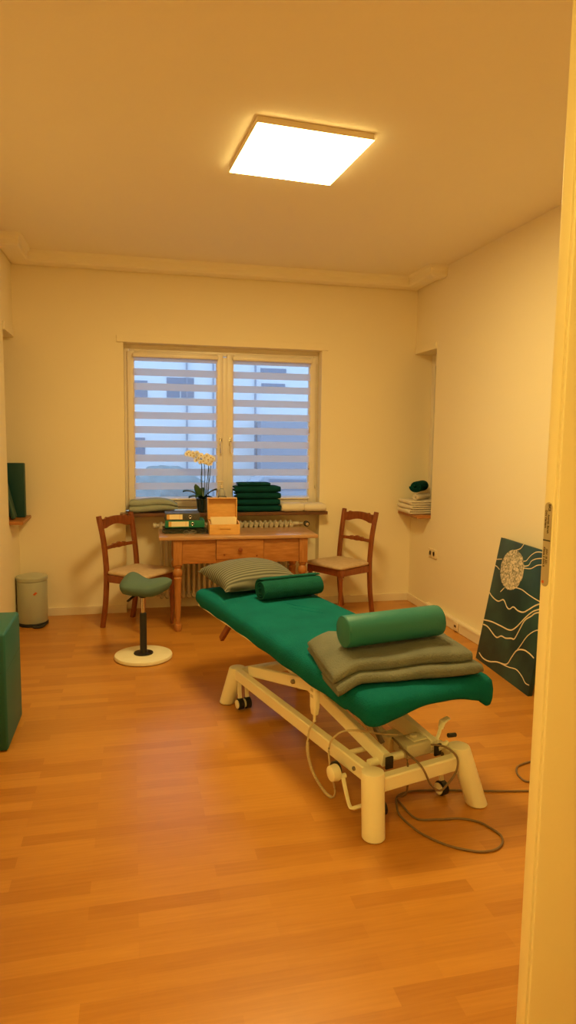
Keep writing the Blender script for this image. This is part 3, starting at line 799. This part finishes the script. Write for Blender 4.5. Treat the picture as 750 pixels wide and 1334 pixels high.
# fold creases in the cover
bm = BM()
for k, (a, b, c) in enumerate((((.335, 1.40), (.36, 1.30), (.45, 1.15)), ((.30, 1.32), (.36, 1.18), (.44, 1.08)))):
    z = lambda v: .548+.026*v+.0085
    P = smooth_path([(a[0], a[1], z(a[1])), (b[0], b[1], z(b[1])), (c[0], c[1], z(c[1]))], 6)
    sweep(bm, P, [(.001+.007*math.sin(PI*i/(len(P)-1)), .0005+.0045*math.sin(PI*i/(len(P)-1))) for i in range(len(P))], n=8)
link('cover_crease', bm, M['green'], cv_, ang=80)
# castors and pedals
def castor(x, y, z, r=.032):
    bm = BM(); lathe(bm, [(r*.6, -.016), (r, -.013), (r, .013), (r*.6, .016)], (x, y, z), 20, 'x'); w = link('castor', bm, M['black'], mb)
    bm = BM(); lathe(bm, [(r*.75, -.0165), (r*.8, -.022), (r*.5, -.026), (.002, -.027)], (x, y, z), 20, 'x'); link('hub_cap', bm, M['ivory'], w)
    bm = BM(); sweep(bm, [(x+.0, y, z+r*.2), (x, y+.012, z+.075), (x, y+.012, .158)], (.010, .022), 'rect', up=V((1, 0, 0))); link('fork', bm, M['ivory'], w)
castor(.050, 1.36, .036); castor(.095, 1.36, .036); castor(.455, .125, .034); castor(.12, .115, .034, .030)
bm = BM(); lathe(bm, [(.030, .012), (.034, .008), (.034, -.008), (.030, -.012)], (.005, .285, .150), 20, 'x'); dk = link('locking_wheel', bm, M['black'], mb)
bm = BM(); lathe(bm, [(.034, -.0125), (.036, -.018), (.032, -.046), (.020, -.052), (.002, -.053)], (.010, .262, .150), 20, 'x'); link('hub_cap', bm, M['ivory'], dk)
def pedal(pts, paddle):
    bm = BM(); sweep(bm, smooth_path(pts, 5), (.009, .006), n=8)
    sweep(bm, paddle[0], paddle[1], n=12)
    lathe(bm, [(.011, -.012), (.011, .012)], pts[0], 10, 'x'); return link('pedal_lever', bm, M['ivory'], mb)
pedal([(.012, .240, .140), (.000, .205, .110), (.000, .170, .050), (.006, .150, .045), (.050, .150, .045)], ([(.006, .150, .045), (.05, .150, .045)], .008))
pedal([(.40, .13, .235), (.43, .135, .27), (.452, .14, .315), (.475, .14, .330)], ([(.448, .14, .300), (.456, .14, .328), (.49, .14, .340)], [(.014, .007), (.020, .006), (.014, .005)]))
bm = BM(); sweep(bm, [(.475, .12, .27), (.515, .12, .265)], .010, n=10); link('lever_stop', bm, M['black'], mb)
# actuator and control box
bm = BM(); sweep(bm, [(.275, .33, .225), (.265, .62, .300)], .028, n=16); sweep(bm, [(.265, .62, .300), (.262, .86, .362)], .018, n=14)
box(bm, (.30, .29, .215), (.09, .075, .07), bev=.012); ac = link('lift_motor', bm, M['ivoryd'], mb)
bm = BM(); sweep(bm, smooth_path([(.205, .36, .40), (.215, .33, .34), (.205, .29, .30), (.22, .25, .235)], 5), .012, n=8); box(bm, (.20, .37, .405), (.03, .03, .02), bev=.004); link('gas_spring', bm, M['steel'], mb)
bm = BM(); box(bm, (.330, .175, .235), (.150, .105, .060), bev=.010); cb = link('control_box', bm, M['greyplastic'], mb)
bm = BM(); box(bm, (.345, .175, .267), (.075, .06, .006), bev=.002); lathe(bm, [(.016, .270), (.018, .274), (.014, .278)], (.335, .185, 0), 14); link('box_cover', bm, M['ivoryd'], cb)
bm = BM(); sweep(bm, [(.40, .10, .235), (.455, .10, .25)], .012, n=12); link('stub_tube', bm, M['ivory'], mb)
# hand control hanging at the side with its lead
hc = thing('hand_control', 'ivory hand control hanging at the side of the bench', 'remote control', bw(.040, .525, 0), BA)
bm = BM(); rings = []
for z, w, d in ((.292, .010, .008), (.297, .018, .012), (.330, .025, .015), (.440, .029, .016), (.450, .025, .012)):
    rings.append([V((.0 + d*math.copysign(abs(math.cos(a))**.5, math.cos(a)), w*math.copysign(abs(math.sin(a))**.5, math.sin(a)), z)) for a in [2*PI*k/24 for k in range(24)]])
loft(bm, rings); link('housing', bm, M['ivory'], hc)
for zz in (.412, .384):
    bm = BM(); box(bm, (-.0165, 0, zz), (.003, .020, .014), bev=.001); link('button', bm, M['greyplastic'], hc)
bm = BM(); lathe(bm, [(.008, .262), (.006, .27), (.008, .30)], n=10); link('strain_relief', bm, M['ivoryd'], hc)
bm = BM(); box(bm, (.006, 0, .456), (.020, .028, .018), bev=.002); link('hook', bm, M['ivory'], hc)
def cable(name, pts, r, m, label, n=8, coil=None):
    bm = BM(); P = smooth_path(pts, n)
    if coil:
        a, b, cr, turns = coil; Q = []
        tot = b-a
        for i in range(a): Q.append(P[i])
        steps = turns*8
        for k in range(steps):
            f = a + tot*k/steps; i = int(f); p = P[i].lerp(P[min(i+1, len(P)-1)], f-i)
            s, u = frame_for(P[min(i+1, len(P)-1)]-P[i]); th = 2*PI*k/8
            Q.append(p + (s*math.cos(th) + u*math.sin(th))*cr)
        Q += P[b:]; P = Q
    sweep(bm, P, r, n=8)
    return tag(link(name, bm, m, ang=80), label, 'cable')
cable('control_lead', [bw(.040, .525, .262), bw(.020, .53, .23), bw(.004, .52, .19), bw(-.012, .49, .13), bw(-.010, .44, .060), bw(.0, .36, .012), bw(.010, .312, .010), bw(.012, .300, .05), bw(.008, .33, .12), bw(.018, .36, .22), bw(.055, .33, .285), bw(.12, .28, .30), bw(.20, .24, .285), bw(.26, .20, .285)],
      .0042, M['cordw'], 'beige coiled lead looping down from the hand control', coil=(18, 46, .0035, 38))
# mains lead on the floor
Z = .005
W2 = [bw(.335, .10, .25), bw(.30, .02, .21)*1.0, V((1.085, 2.44, .10)), V((1.088, 2.545, .02)), V((1.094, 2.50, Z)), V((1.112, 2.397, Z)), V((1.195, 2.373, Z)), V((1.285, 2.361, Z)), V((1.348, 2.326, Z)), V((1.375, 2.276, Z)), V((1.39, 2.22, Z)), V((1.369, 2.173, Z)), V((1.325, 2.142, Z)), V((1.271, 2.138, Z)), V((1.228, 2.153, Z)), V((1.171, 2.189, Z)), V((1.129, 2.233, Z)), V((1.091, 2.292, Z)), V((1.073, 2.339, Z)), V((1.055, 2.431, Z)), V((1.067, 2.50, Z+.008)), V((1.103, 2.575, Z)), V((1.169, 2.600, Z)), V((1.256, 2.593, Z)), V((1.363, 2.571, Z)), V((1.495, 2.538, Z)), V((1.689, 2.498, Z)), V((1.95, 2.46, Z)), V((2.15, 2.50, Z)), V((2.22, 2.62, Z)), V((2.10, 2.75, Z)), V((1.90, 2.745, Z)), V((1.79, 2.72, Z)), V((1.745, 2.684, Z)), V((1.721, 2.622, Z)), V((1.742, 2.569, Z)), V((1.90, 2.60, Z)), V((2.3, 2.75, Z)), V((2.57, 2.9, .03))]
W2[0] = bw(.255, .175, .24); W2[1] = bw(.205, .065, .262)
cable('power_cable', W2, .0045, M['cord'], 'dark mains cable looping over the floor from the bench')
mcab = cable('motor_cable', [bw(.250, .22, .265), bw(.225, .10, .262), bw(.235, .008, .235), bw(.27, -.012, .16), bw(.32, -.010, .120), bw(.37, .0, .130), bw(.41, -.006, .18), bw(.425, .01, .232), bw(.40, .055, .262), bw(.36, .10, .262)], .0045, M['cord'], 'x')
mcab.parent = mb; mcab.matrix_parent_inverse = (Matrix.Translation(BO) @ Matrix.Rotation(BA, 4, 'Z')).inverted()
for key in ('label', 'category'): del mcab[key]

# things lying on the bench --------------------------------------------------
def ztop(v): return .548 + .026*v + .012
# striped pillow
bm = BM(); n = 30; lx, ly, th = .275, .200, .105
grid = {}
for sgn in (1, -1):
    for i in range(n+1):
        for j in range(n+1):
            a, b = i/n*2-1, j/n*2-1
            e = (1-a*a)*(1-b*b)
            if sgn == -1 and (i in (0, n) or j in (0, n)): grid[(i, j, -1)] = grid[(i, j, 1)]; continue
            pin = 1 - .07*(1-abs(a)**2)*abs(b)**3 ; pin2 = 1 - .07*(1-abs(b)**2)*abs(a)**3
            z = sgn*th*max(e, 0)**.42*(.80 if sgn < 0 else 1)
            if sgn < 0: z *= .55
            p = V((a*lx*pin2, b*ly*pin, z)); p += noise.noise_vector(p*9)*.005
            grid[(i, j, sgn)] = bm.verts.new(p)
    for i in range(n):
        for j in range(n):
            q = [grid[(i, j, sgn)], grid[(i+1, j, sgn)], grid[(i+1, j+1, sgn)], grid[(i, j+1, sgn)]]
            bm.faces.new(q if sgn > 0 else q[::-1])
pw = link('pillow', bm, M['pillow'], loc=bw(.305, 1.775, .668), rot=(R(8), R(1), BA+R(4)), ang=80)
tag(pw, 'grey corduroy striped pillow at the head end of the bench', 'pillow')
# rolled green towel
def roll(name, r, L, m, label, loc, rz, turns=3.2, t=.013, seed=1, lay=.92):
    bm = BM(); sp = spiral(r*.16, r-t/2, turns, 18)
    cloth_sweep(bm, sp, (r-r*.16)/turns*.86, -L/2, L/2, 18, .0035, 7, seed)
    for v in bm.verts: v.co.z *= lay
    zm = min(v.co.z for v in bm.verts)
    for v in bm.verts: v.co.z -= zm
    return tag(link(name, bm, m, loc=loc, rot=(0, 0, rz), ang=60), label, 'towel')
roll('rolled_towel', .077, .400, M['rolltowel'], 'dark green rolled towel in front of the striped pillow', bw(.415, 1.455, ztop(1.455)+.001), BA-R(0), turns=3.3, t=.016)
# folded blanket: folded sheet, irregular, corners drooping over the near-left edge
def blanket():
    bm = BM(); t = .017
    def sag(q):
        f = max(0, -(q.x+.225))        # hangs over the left edge a little
        q = V((q.x, q.y, q.z - .35*f - 1.5*f*f))
        q.z += .010*noise.noise(V((q.x*4, q.y*4, 3)))*min(1, q.z/.03)
        return q
    def nose(n, d, t, g): return [(-a, b) for a, b in serp(n, d, t, g)]
    cloth_sweep(bm, [(a-.010, b) for a, b in nose(2, .41, .022, 1.06)], .0215, -.318, .316, 44, .013, 5, 3, sag=sag)
    cloth_sweep(bm, [(a+.010+.012*math.sin(b*60), b+.047+.006*math.sin(a*9)) for a, b in nose(2, .385, .022, 1.12)], .0215, -.322, .295, 44, .014, 4, 9, sag=sag)
    zs = min(v.co.z for v in bm.verts if abs(v.co.x) < .2)
    for v in bm.verts: v.co.z -= zs
    return bm
bl = link('folded_blanket', blanket(), M['blanket'], loc=bw(.295, .300, ztop(.2)+.002), rot=(R(1.4), 0, BA-R(14)), ang=70)
tag(bl, 'olive grey folded blanket on the foot end of the bench', 'blanket')
# bolster on the blanket
bo = thing('bolster', 'smooth green cylindrical bolster resting on the folded blanket', 'bolster', bw(.278, .285, .741), BA-R(6), rot=(0, R(-.8), BA-R(6)))
bm = BM(); r = .068; lathe(bm, [(.003, -.238), (r-.012, -.238), (r-.004, -.235), (r, -.226), (r, .226), (r-.004, .235), (r-.012, .238), (.003, .238)], (0, 0, 0), 40, 'x')
link('vinyl_cover', bm, M['bolster'], bo, ang=50)
for x in (-.2385, .2385):
    bm = BM(); sweep(bm, [(x*.985, (r-.0035)*math.cos(2*PI*k/40), (r-.0035)*math.sin(2*PI*k/40)) for k in range(41)], .0016, n=6); link('seam', bm, M['bolster'], bo)

# ================================================================== PAINTING
e1 = V((-.063, -.998, 0)).normalized(); sn = .150/.880; cs = math.sqrt(1-sn*sn); nn = V((.998, -.063, 0)).normalized()
e2 = nn*sn + V((0, 0, cs)); e3 = e1.cross(e2)       # e3 = face normal
P0 = V((2.366, 4.203, 0)) - e1*.015
mat = Matrix((e1, e2, e3)).transposed().to_4x4()
if e3.x > 0: raise RuntimeError('painting faces the wall')
pt = thing('canvas_painting', 'teal canvas painting of a pale disc over wavy lines, leaning on the wall', 'painting', P0)
pt.rotation_euler = mat.to_euler()
PW, PH = .725, .880
bm = BM(); bb(bm, 0, PW, 0, PH, -.030, -.001, .002); link('canvas', bm, M['canvas'], pt)
bm = BM(); rings = []
cx, cy, rx, ry = .237, .693, .150, .135
ring = [V((cx + (rx+.002*math.sin(k*5.1))*math.cos(2*PI*k/64), cy + (ry+.002*math.sin(k*3.7))*math.sin(2*PI*k/64), z)) for z in (0,) for k in range(64)]
loft(bm, [[V((p.x, p.y, -.0005)) for p in ring], [V((p.x, p.y, .0012)) for p in ring]]); link('glitter_disc', bm, M['glitter'], pt)
LN = {'a': [(0.264, 0.886), (0.232, 0.848), (0.158, 0.82)], 'b': [(.665, .878), (.56, .872), (0.445, 0.862), (0.39, 0.838), (0.357, 0.81), (0.333, 0.784), (0.303, 0.775)],
 'c': [(.665, .85), (.56, .84), (0.458, 0.821), (0.396, 0.795), (0.371, 0.761), (0.318, 0.744)], 'd': [(.665, .80), (.58, .80), (0.476, 0.782), (0.405, 0.746), (0.323, 0.733)],
 'e': [(-0.053, 0.722), (0.02, 0.737)], 'f': [(-0.053, 0.678), (-0.019, 0.674), (0.019, 0.662)], 'g': [(0.134, 0.558), (0.095, 0.521)],
 'h': [(0.262, 0.59), (0.351, 0.596), (0.44, 0.584), (0.541, 0.575), (.676, .57)],
 'i': [(-0.053, 0.482), (0.006, 0.461), (0.091, 0.453), (0.157, 0.479), (0.22, 0.444), (0.258, 0.441), (0.298, 0.466), (0.361, 0.457), (0.427, 0.464), (0.481, 0.496), (0.551, 0.542), (.676, .60)],
 'j': [(-0.053, 0.281), (0.072, 0.3), (0.196, 0.306), (0.314, 0.313), (0.382, 0.352), (0.456, 0.431), (0.513, 0.483), (0.564, 0.514), (.676, .56)],
 'k': [(-0.044, 0.25), (0.03, 0.251), (0.161, 0.219), (0.226, 0.246), (0.286, 0.249), (0.35, 0.268), (0.39, 0.277), (0.42, 0.333), (0.462, 0.418), (0.522, 0.463), (0.571, 0.498), (.676, .53)],
 'l': [(-.02, .05), (0.051, 0.032), (0.144, 0.04), (0.237, 0.069), (0.361, 0.096), (0.404, 0.158), (0.447, 0.217), (0.517, 0.244), (0.583, 0.246), (0.648, 0.235)],
 'm': [(0.447, 0.217), (0.48, 0.264), (0.528, 0.336), (0.601, 0.393), (.676, .42)], 'n': [(0.28, 0.076), (0.394, 0.088), (0.486, 0.105), (0.563, 0.089), (0.615, 0.065), (0.659, 0.067)]}
for k, q in LN.items():
    bm = BM(); w = .0046 if k in 'ijkl' else .0034
    P = smooth_path([(a+.055, b, .0) for a, b in q], 6)
    sweep(bm, P, (w, .0016), n=6, up=V((0, 0, 1))); link('painted_line', bm, M['goldline'], pt, ang=80)

# ================================================================== ON THE TABLE
def tz(): return TZ+.0006
# card index box with open lid
ib = thing('card_index_box', 'open wooden card box on the table holding cream cards', 'box', (.715, 5.395, TZ), R(-1))
bm = BM(); w, d, h, t = .122, .090, .095, .008
bb(bm, -w, w, -d, -d+t, 0, h-.014, .001); bb(bm, -w, w, d-t, d, 0, h, .001)
for s in (-1, 1):
    prism(bm, [(-d+t, 0), (d-t, 0), (d-t, h+.004), (-d+.05, h+.004), (-d+t, h-.014)], s*w-(t if s > 0 else 0), s*w+(t if s < 0 else 0), 'yz')
bb(bm, -w+t, w-t, -d+t, d-t, 0, t)
link('body', bm, M['boxwood'], ib)
bm = BM()
lz0 = h+.006; lh = .178
y0 = d-.004
bb(bm, -w, w, y0+.050, y0+.058, lz0, lz0+lh, .001); bb(bm, -w, w, y0, y0+.0495, lz0+lh-.008, lz0+lh, .001)
for s in (-1, 1): bb(bm, min(s*w, s*(w-t)), max(s*w, s*(w-t)), y0+.001, y0+.0495, lz0, lz0+lh-.0085, .001)
bb(bm, -w+t+.001, w-t-.001, y0+.001, y0+.0495, lz0, lz0+.007)
link('lid', bm, M['boxwood'], ib)
bm = BM(); box(bm, (0, -d-.0045, .056), (.096, .008, .021), bev=.002); gr = link('label_holder', bm, M['boxwood'], ib)
bm = BM(); sweep(bm, smooth_path([(-.030, y0+.025, lz0+lh), (-.028, y0+.025, lz0+lh+.011), (.028, y0+.025, lz0+lh+.011), (.030, y0+.025, lz0+lh)], 4), .0035, n=8); link('handle', bm, M['black'], ib)
cs_ = thing('index_cards', 'cream index cards standing in the open wooden box', 'cards', (.715, 5.395, TZ+.009), R(-1))
for k in range(7):
    bm = BM(); yy = -.02+k*.011; bb(bm, -.104, .104, yy, yy+.0012, .002, .118-(.006 if k % 2 else 0), 0)
    link('card', bm, M['card'], cs_, smooth=False)
# binders: upright edges towards the viewer, lying flat
def binder(name, x, z, w, m, label, h=.058, lx0=-.13, lx1=.03, ring=.06, capcol=None):
    b = thing(name, label, 'binder', (x, 5.42, z), R(-1))
    bm = BM(); bb(bm, -w/2, w/2, -.006, -.002, 0, h, .001); bb(bm, -w/2, w/2, -.0018, .185, 0, .003); bb(bm, -w/2, w/2, -.0018, .185, h-.003, h)
    link('spine_and_boards', bm, m, b)
    bm = BM(); bb(bm, -w/2+.008, w/2-.008, .02, .18, .004, h-.005); link('papers', bm, M['paper'], b)
    bm = BM(); bb(bm, lx0, lx1, -.0072, -.0062, .008, h-.008); lb = link('spine_label', bm, M['card'], b)
    bm = BM(); bb(bm, lx0, lx0+.022, -.0080, -.0073, .008, h-.008); bb(bm, lx1-.024, lx1-.021, -.0080, -.0073, .008, h-.008); link('label_stripe', bm, M['boxwood'], lb)
    bm = BM(); sweep(bm, [(ring+.0105*math.cos(2*PI*k/20), -.0072, h/2+.0105*math.sin(2*PI*k/20)) for k in range(21)], .0022, n=6); link('finger_ring', bm, M['chrome'], b)
    bm = BM(); lathe(bm, [(.009, 0), (.009, -.0006)], (ring, -.0061, h/2), 16, 'y'); link('ring_hole', bm, M['black'], b)
sl = thing('document_sleeves', 'glossy dark plastic sleeves lying under the green binder', 'documents', (.405, 5.41, TZ), R(-1))
for k in range(5):
    bm = BM(); n = 14; rr = random.Random(k)
    ox, oy = rr.uniform(-.012, .012), rr.uniform(-.012, .008)
    z0 = .004 + k*.0085
    rings = []
    for i in range(n+1):
        x = -.172 + .344*i/n; wv = .0018*math.sin(i*1.7+k*2)
        rings.append([V((x+ox, -.02+oy+.003*math.sin(i*2.1+k), z0-.0022+wv)), V((x+ox, .17, z0-.0022)), V((x+ox, .17, z0+.0022)), V((x+ox, -.02+oy+.003*math.sin(i*2.1+k), z0+.0022+wv))])
    loft(bm, rings); link('sleeve', bm, M['sleeve'], sl, ang=60)
binder('ring_binder', .405, TZ+.0465, .315, M['binderg'], 'green ring binder lying on the table, below the dark one')
binder('ring_binder', .385, TZ+.1065, .275, M['binderd'], 'dark marbled ring binder lying on top of the green binder', h=.055, lx0=-.125, lx1=.0, ring=.062)
# glasses and keys
kg = thing('key_bunch', 'bunch of small metal keys on the table front edge', 'keys', (.530, 5.330, TZ+.001), .3)
bm = BM(); sweep(bm, [(.012*math.cos(2*PI*k/16), .012*math.sin(2*PI*k/16), .003) for k in range(17)], .0013, n=6); link('key_ring', bm, M['steel'], kg)
for a in (-.5, .2, .9, 2.6):
    bm = BM(); d = V((math.cos(a), math.sin(a), 0)); s = V((-d.y, d.x, 0))
    sweep(bm, [d*.010+V((0, 0, .005)), d*.022+V((0, 0, .004)), d*.030+V((0, 0, .003)), d*.058+V((0, 0, .0025))], [(.003, .0012), (.010, .0014), (.0035, .0013), (.003, .0013)], n=8)
    link('key', bm, M['steel'], kg)
gl = thing('reading_glasses', 'folded reading glasses lying beside the keys', 'glasses', (.435, 5.315, TZ+.001), .1)
for s in (-1, 1):
    bm = BM(); sweep(bm, [(s*.028+.023*math.cos(2*PI*k/24), .0, .018+.017*math.sin(2*PI*k/24)) for k in range(25)], .0014, n=6); link('rim', bm, M['steel'], gl)
    bm = BM(); sweep(bm, [(s*.051, .002, .020), (s*.045, .016, .016), (-s*.040, .022+.006*s, .010)], .0013, n=6); link('temple', bm, M['steel'], gl)
bm = BM(); sweep(bm, [(-.006, 0, .022), (0, 0, .025), (.006, 0, .022)], .0013, n=6); link('bridge', bm, M['steel'], gl)

# ================================================================== ON THE SILL
SZ = .8856
# grey-green soft folded blanket at the left
bm = BM(); P = serp(2, .195, .056, .86)
cloth_sweep(bm, P, .057, -.205, .205, 24, .010, 6, 5, sag=lambda q: V((q.x, q.y, q.z*(1.0 - .45*max(0, (q.x)/.205)**2) + .010*math.sin(q.x*9))))
zm = min(v.co.z for v in bm.verts)
for v in bm.verts: v.co.z -= zm
tag(link('folded_blanket', bm, M['sillblanket'], loc=(.170, 5.905, SZ+.001), rot=(0, 0, R(-2)), ang=80), 'grey green folded blanket at the left end of the window sill', 'blanket')
# orchid
oc = thing('potted_orchid', 'white orchid in a dark pot on the window sill', 'orchid', (.590, 5.845, SZ))
bm = BM(); lathe(bm, [(.001, 0), (.040, 0), (.044, .004), (.056, .115), (.058, .122), (.054, .122), (.050, .105), (.001, .100)], n=28); link('pot', bm, M['pot'], oc)
def leafm(a, L, w, z0, zt, droop):
    bm = BM(); n = 12; d = V((math.cos(a), math.sin(a), 0)); s = V((-d.y, d.x, 0)); r1, r2 = [], []
    rings = []
    for i in range(n+1):
        f = i/n; ww = w*math.sin(PI*min(.97, .10+f*.87))**.7
        c = d*(L*f) + V((0, 0, z0 + (zt-z0)*math.sin(f*PI*.6)/math.sin(PI*.6) - droop*f**3))
        rings.append([c - s*ww + V((0, 0, .010)), c - V((0, 0, .006)), c + s*ww + V((0, 0, .004)), c + V((0, 0, .003))])
    loft(bm, rings); link('leaf', bm, M['leaf'], oc, ang=80)
for a, L, w, zt, dr_ in ((3.05, .170, .030, .190, .01), (-.10, .125, .028, .185, -.015), (3.35, .125, .028, .150, .02), (-.6, .10, .026, .15, .03), (1.6, .07, .022, .20, .0), (4.0, .10, .028, .16, .03)):
    leafm(a, L, w, .115, zt, dr_)
bm = BM(); lathe(bm, [(.001, 0), (.014, .015), (.026, .05), (.029, .08), (.022, .11), (.006, .13), (.001, .132)], n=16)
for v in bm.verts: v.co = V((v.co.x*1.0 - v.co.z*.35 - .014, v.co.y*.22, v.co.z + .115))
link('leaf', bm, M['leaf'], oc, ang=80)
stems = [[(0, 0, .11), (-.012, 0, .28), (-.010, -.01, .42), (-.045, -.02, .495), (-.130, -.02, .512)],
         [(.012, 0, .11), (.020, 0, .28), (.014, -.01, .42), (-.02, -.015, .47), (-.085, -.01, .485)],
         [(.020, .01, .11), (.045, .01, .30), (.052, .0, .42), (.040, -.01, .455), (.0, -.02, .46)],
         [(.03, .0, .11), (.062, 0, .30), (.070, -.01, .40), (.075, -.02, .43), (.085, -.03, .44)]]
for P in stems:
    bm = BM(); sweep(bm, smooth_path(P, 6), .0032, n=6); link('stem', bm, M['stem'], oc)
bm = BM(); sweep(bm, [(-.005, .006, .11), (-.004, .006, .40)], .0022, n=6); sweep(bm, [(.052, .008, .11), (.056, .004, .39)], .0022, n=6); link('support_stick', bm, M['stem'], oc)
def flower_mesh():
    bm = BM()
    for a, L, w in ((90, .024, .011), (210, .024, .011), (330, .024, .011), (20, .024, .017), (160, .024, .017)):
        d = V((math.cos(R(a)), 0, math.sin(R(a)))); s = V((-d.z, 0, d.x)); rings = []
        for f in (0, .3, .65, .9, 1):
            ww = w*max(.12, math.sin(PI*min(.95, .12+f*.83))); c = d*L*f + V((0, -.006*f*f if a in (20, 160) else .003*f, 0))
            rings.append([c - s*ww, c + V((0, -.0012, 0)), c + s*ww, c + V((0, .0012, 0))])
        loft(bm, rings)
    return bm
f0 = link('flower', flower_mesh(), M['petal'], oc, ang=80)
bm = BM(); bmesh.ops.create_icosphere(bm, subdivisions=2, radius=.0055); 
for v in bm.verts: v.co.y -= .005
l0 = link('flower_lip', bm, M['lip'], f0)
fp = [(-.135, -.025, .508), (-.105, -.03, .497), (-.118, -.02, .520), (-.075, -.035, .492), (-.05, -.03, .515), (-.085, -.015, .515), (-.04, -.04, .475), (-.015, -.035, .497), (-.055, -.025, .455), (-.02, -.045, .440),
      (.015, -.035, .478), (.005, -.045, .447), (.035, -.04, .495), (.045, -.045, .462), (.030, -.05, .430), (.065, -.04, .480), (.075, -.05, .448), (.060, -.045, .425), (.09, -.03, .468)]
for k, p in enumerate(fp):
    rot = (R(random.uniform(-20, 20)), R(random.uniform(-40, 40)), R(random.uniform(-35, 35)))
    if k == 0: f0.location = p; f0.rotation_euler = rot; continue
    f = f0.copy(); COL.objects.link(f); f.parent = oc; f.location = p; f.rotation_euler = rot
    l = l0.copy(); COL.objects.link(l); l.parent = f
# pump bottle
pb = thing('spray_bottle', 'clear pump bottle on the sill behind the wooden box', 'bottle', (.765, 5.90, SZ))
bm = BM(); lathe(bm, [(.001, 0), (.028, 0), (.031, .006), (.031, .16), (.026, .185), (.014, .198), (.014, .205)], n=24); link('bottle_body', bm, M['clear'], pb)
bm = BM(); lathe(bm, [(.016, .206), (.016, .228), (.008, .232), (.006, .255)], n=16); box(bm, (-.014, 0, .262), (.055, .018, .014), bev=.004); sweep(bm, [(-.028, 0, .255), (-.036, 0, .235)], .003, n=6); link('spray_head', bm, M['plastic_w'], pb)
# stack of dark green towels
z = SZ
names = ['bottom', 'second from the bottom', 'third from the bottom', 'fourth, below the small one']
for k in range(4):
    o, h = folded('folded_towel', (.395, .400, .390, .405)[k], .20, 2, .0270, M['darktowel'], f'dark green folded towel on the sill, {names[k]} in its stack' if k < 3 else 'dark green folded towel on the sill, just under the small top one', 'towel', (1.080+(.004, -.006, .003, -.004)[k], 5.905, z), R(180+(.5, -1, 1, -.5)[k]), 'dark green towels stacked on the window sill', .0035, 11+k)
    z += h + .001
o, h = folded('folded_towel', .285, .16, 2, .013, M['darktowel'], 'small dark green towel topmost of the stack on the sill', 'towel', (1.045, 5.90, z), R(181), 'dark green towels stacked on the window sill', .003, 17)
# two white towels at the right
z = SZ
o, h = folded('folded_towel', .205, .180, 2, .036, M['whitetowel'], 'white folded towel on the sill right beside the dark green stack', 'towel', (1.388, 5.880, z), R(181), 'white towels on the window sill', .003, 21)
o, h = folded('folded_towel', .200, .180, 2, .034, M['whitetowel'], 'white folded towel at the far right end of the window sill', 'towel', (1.598, 5.878, z), R(178.5), 'white towels on the window sill', .003, 22)
# white towels + green roll in the right niche
z = .8735
wn = ['lowest', 'second from the bottom', 'third from the bottom']
for k in range(3):
    o, h = folded('folded_towel', .30, .270, 2, .0190, M['whitetowel'], f'white towel in the right niche, {wn[k]} of its pile', 'towel', (XR-.025+.006*k, 5.715, z), R(90+(-2, 3, -1)[k]), 'white towels piled in the right niche', .005, 31+k)
    z += h*.98 + .001
o = roll('rolled_towel', .034, .26, M['whitetowel'], 'white towel rolled up on top of the pile in the right niche', (XR-.005, 5.670, z), R(40), turns=2.3, t=.010, seed=4)
z += .066
o = roll('rolled_towel', .060, .26, M['darktowel'], 'dark green rolled towel topmost in the right niche', (XR-.010, 5.725, z), R(50), turns=3, t=.012, seed=6)
# two padded teal folders in the left niche
f1 = thing('padded_board', 'tall dark teal padded board standing in the left niche', 'board', (XL+.035, 5.78, .8735), R(-3))
bm = BM(); bb(bm, -.125, .045, -.03, .03, 0, .440, .008); link('pad', bm, M['teal'], f1)
bm = BM(); sweep(bm, [(.0455, -.028, .01), (.0455, -.028, .43)], .003, n=6); link('piping', bm, M['teal2'], f1)
f2 = thing('padded_board', 'lighter grey teal board leaning in front of the dark one', 'board', (XL+.012, 5.66, .8755), rot=(0, R(-13), 0))
bm = BM(); bb(bm, -.014, .014, -.07, .06, .004, .330, .006); link('pad', bm, M['teal2'], f2)
bm = BM(); sweep(bm, [(.0, -.071, .01), (.0, -.071, .32)], .003, n=6); link('piping', bm, M['teal'], f2)

# ================================================================== WORLD, CAMERA
w = bpy.data.worlds.new('dusk'); SC.world = w; w.use_nodes = True
bg = w.node_tree.nodes['Background']; bg.inputs[0].default_value = (.45, .68, 1.0, 1); bg.inputs[1].default_value = 2.7
cam = bpy.data.cameras.new('camera'); co = bpy.data.objects.new('camera', cam); COL.objects.link(co); SC.camera = co
yaw, pitch, rl = R(13.07), R(6.39), R(.74)
F = V((math.sin(yaw)*math.cos(pitch), math.cos(yaw)*math.cos(pitch), -math.sin(pitch)))
r0 = V((math.cos(yaw), -math.sin(yaw), 0)); u0 = r0.cross(F)
rv = r0*math.cos(rl) + u0*math.sin(rl); uv = -r0*math.sin(rl) + u0*math.cos(rl)
mt = Matrix((rv, uv, -F)).transposed().to_4x4(); mt.translation = V((0, 0, 1.55)); co.matrix_world = mt
cam.sensor_fit = 'VERTICAL'; cam.sensor_height = 36; cam.sensor_width = 24; cam.lens = 873/1334*36; cam.clip_start = .05
SC.view_settings.view_transform = 'Standard'; SC.view_settings.look = 'None'; SC.view_settings.exposure = 0
SC.cycles.max_bounces = 10; SC.cycles.diffuse_bounces = 6; SC.cycles.transparent_max_bounces = 12
SC.cycles.use_denoising = True
SC.cycles.sample_clamp_indirect = 6
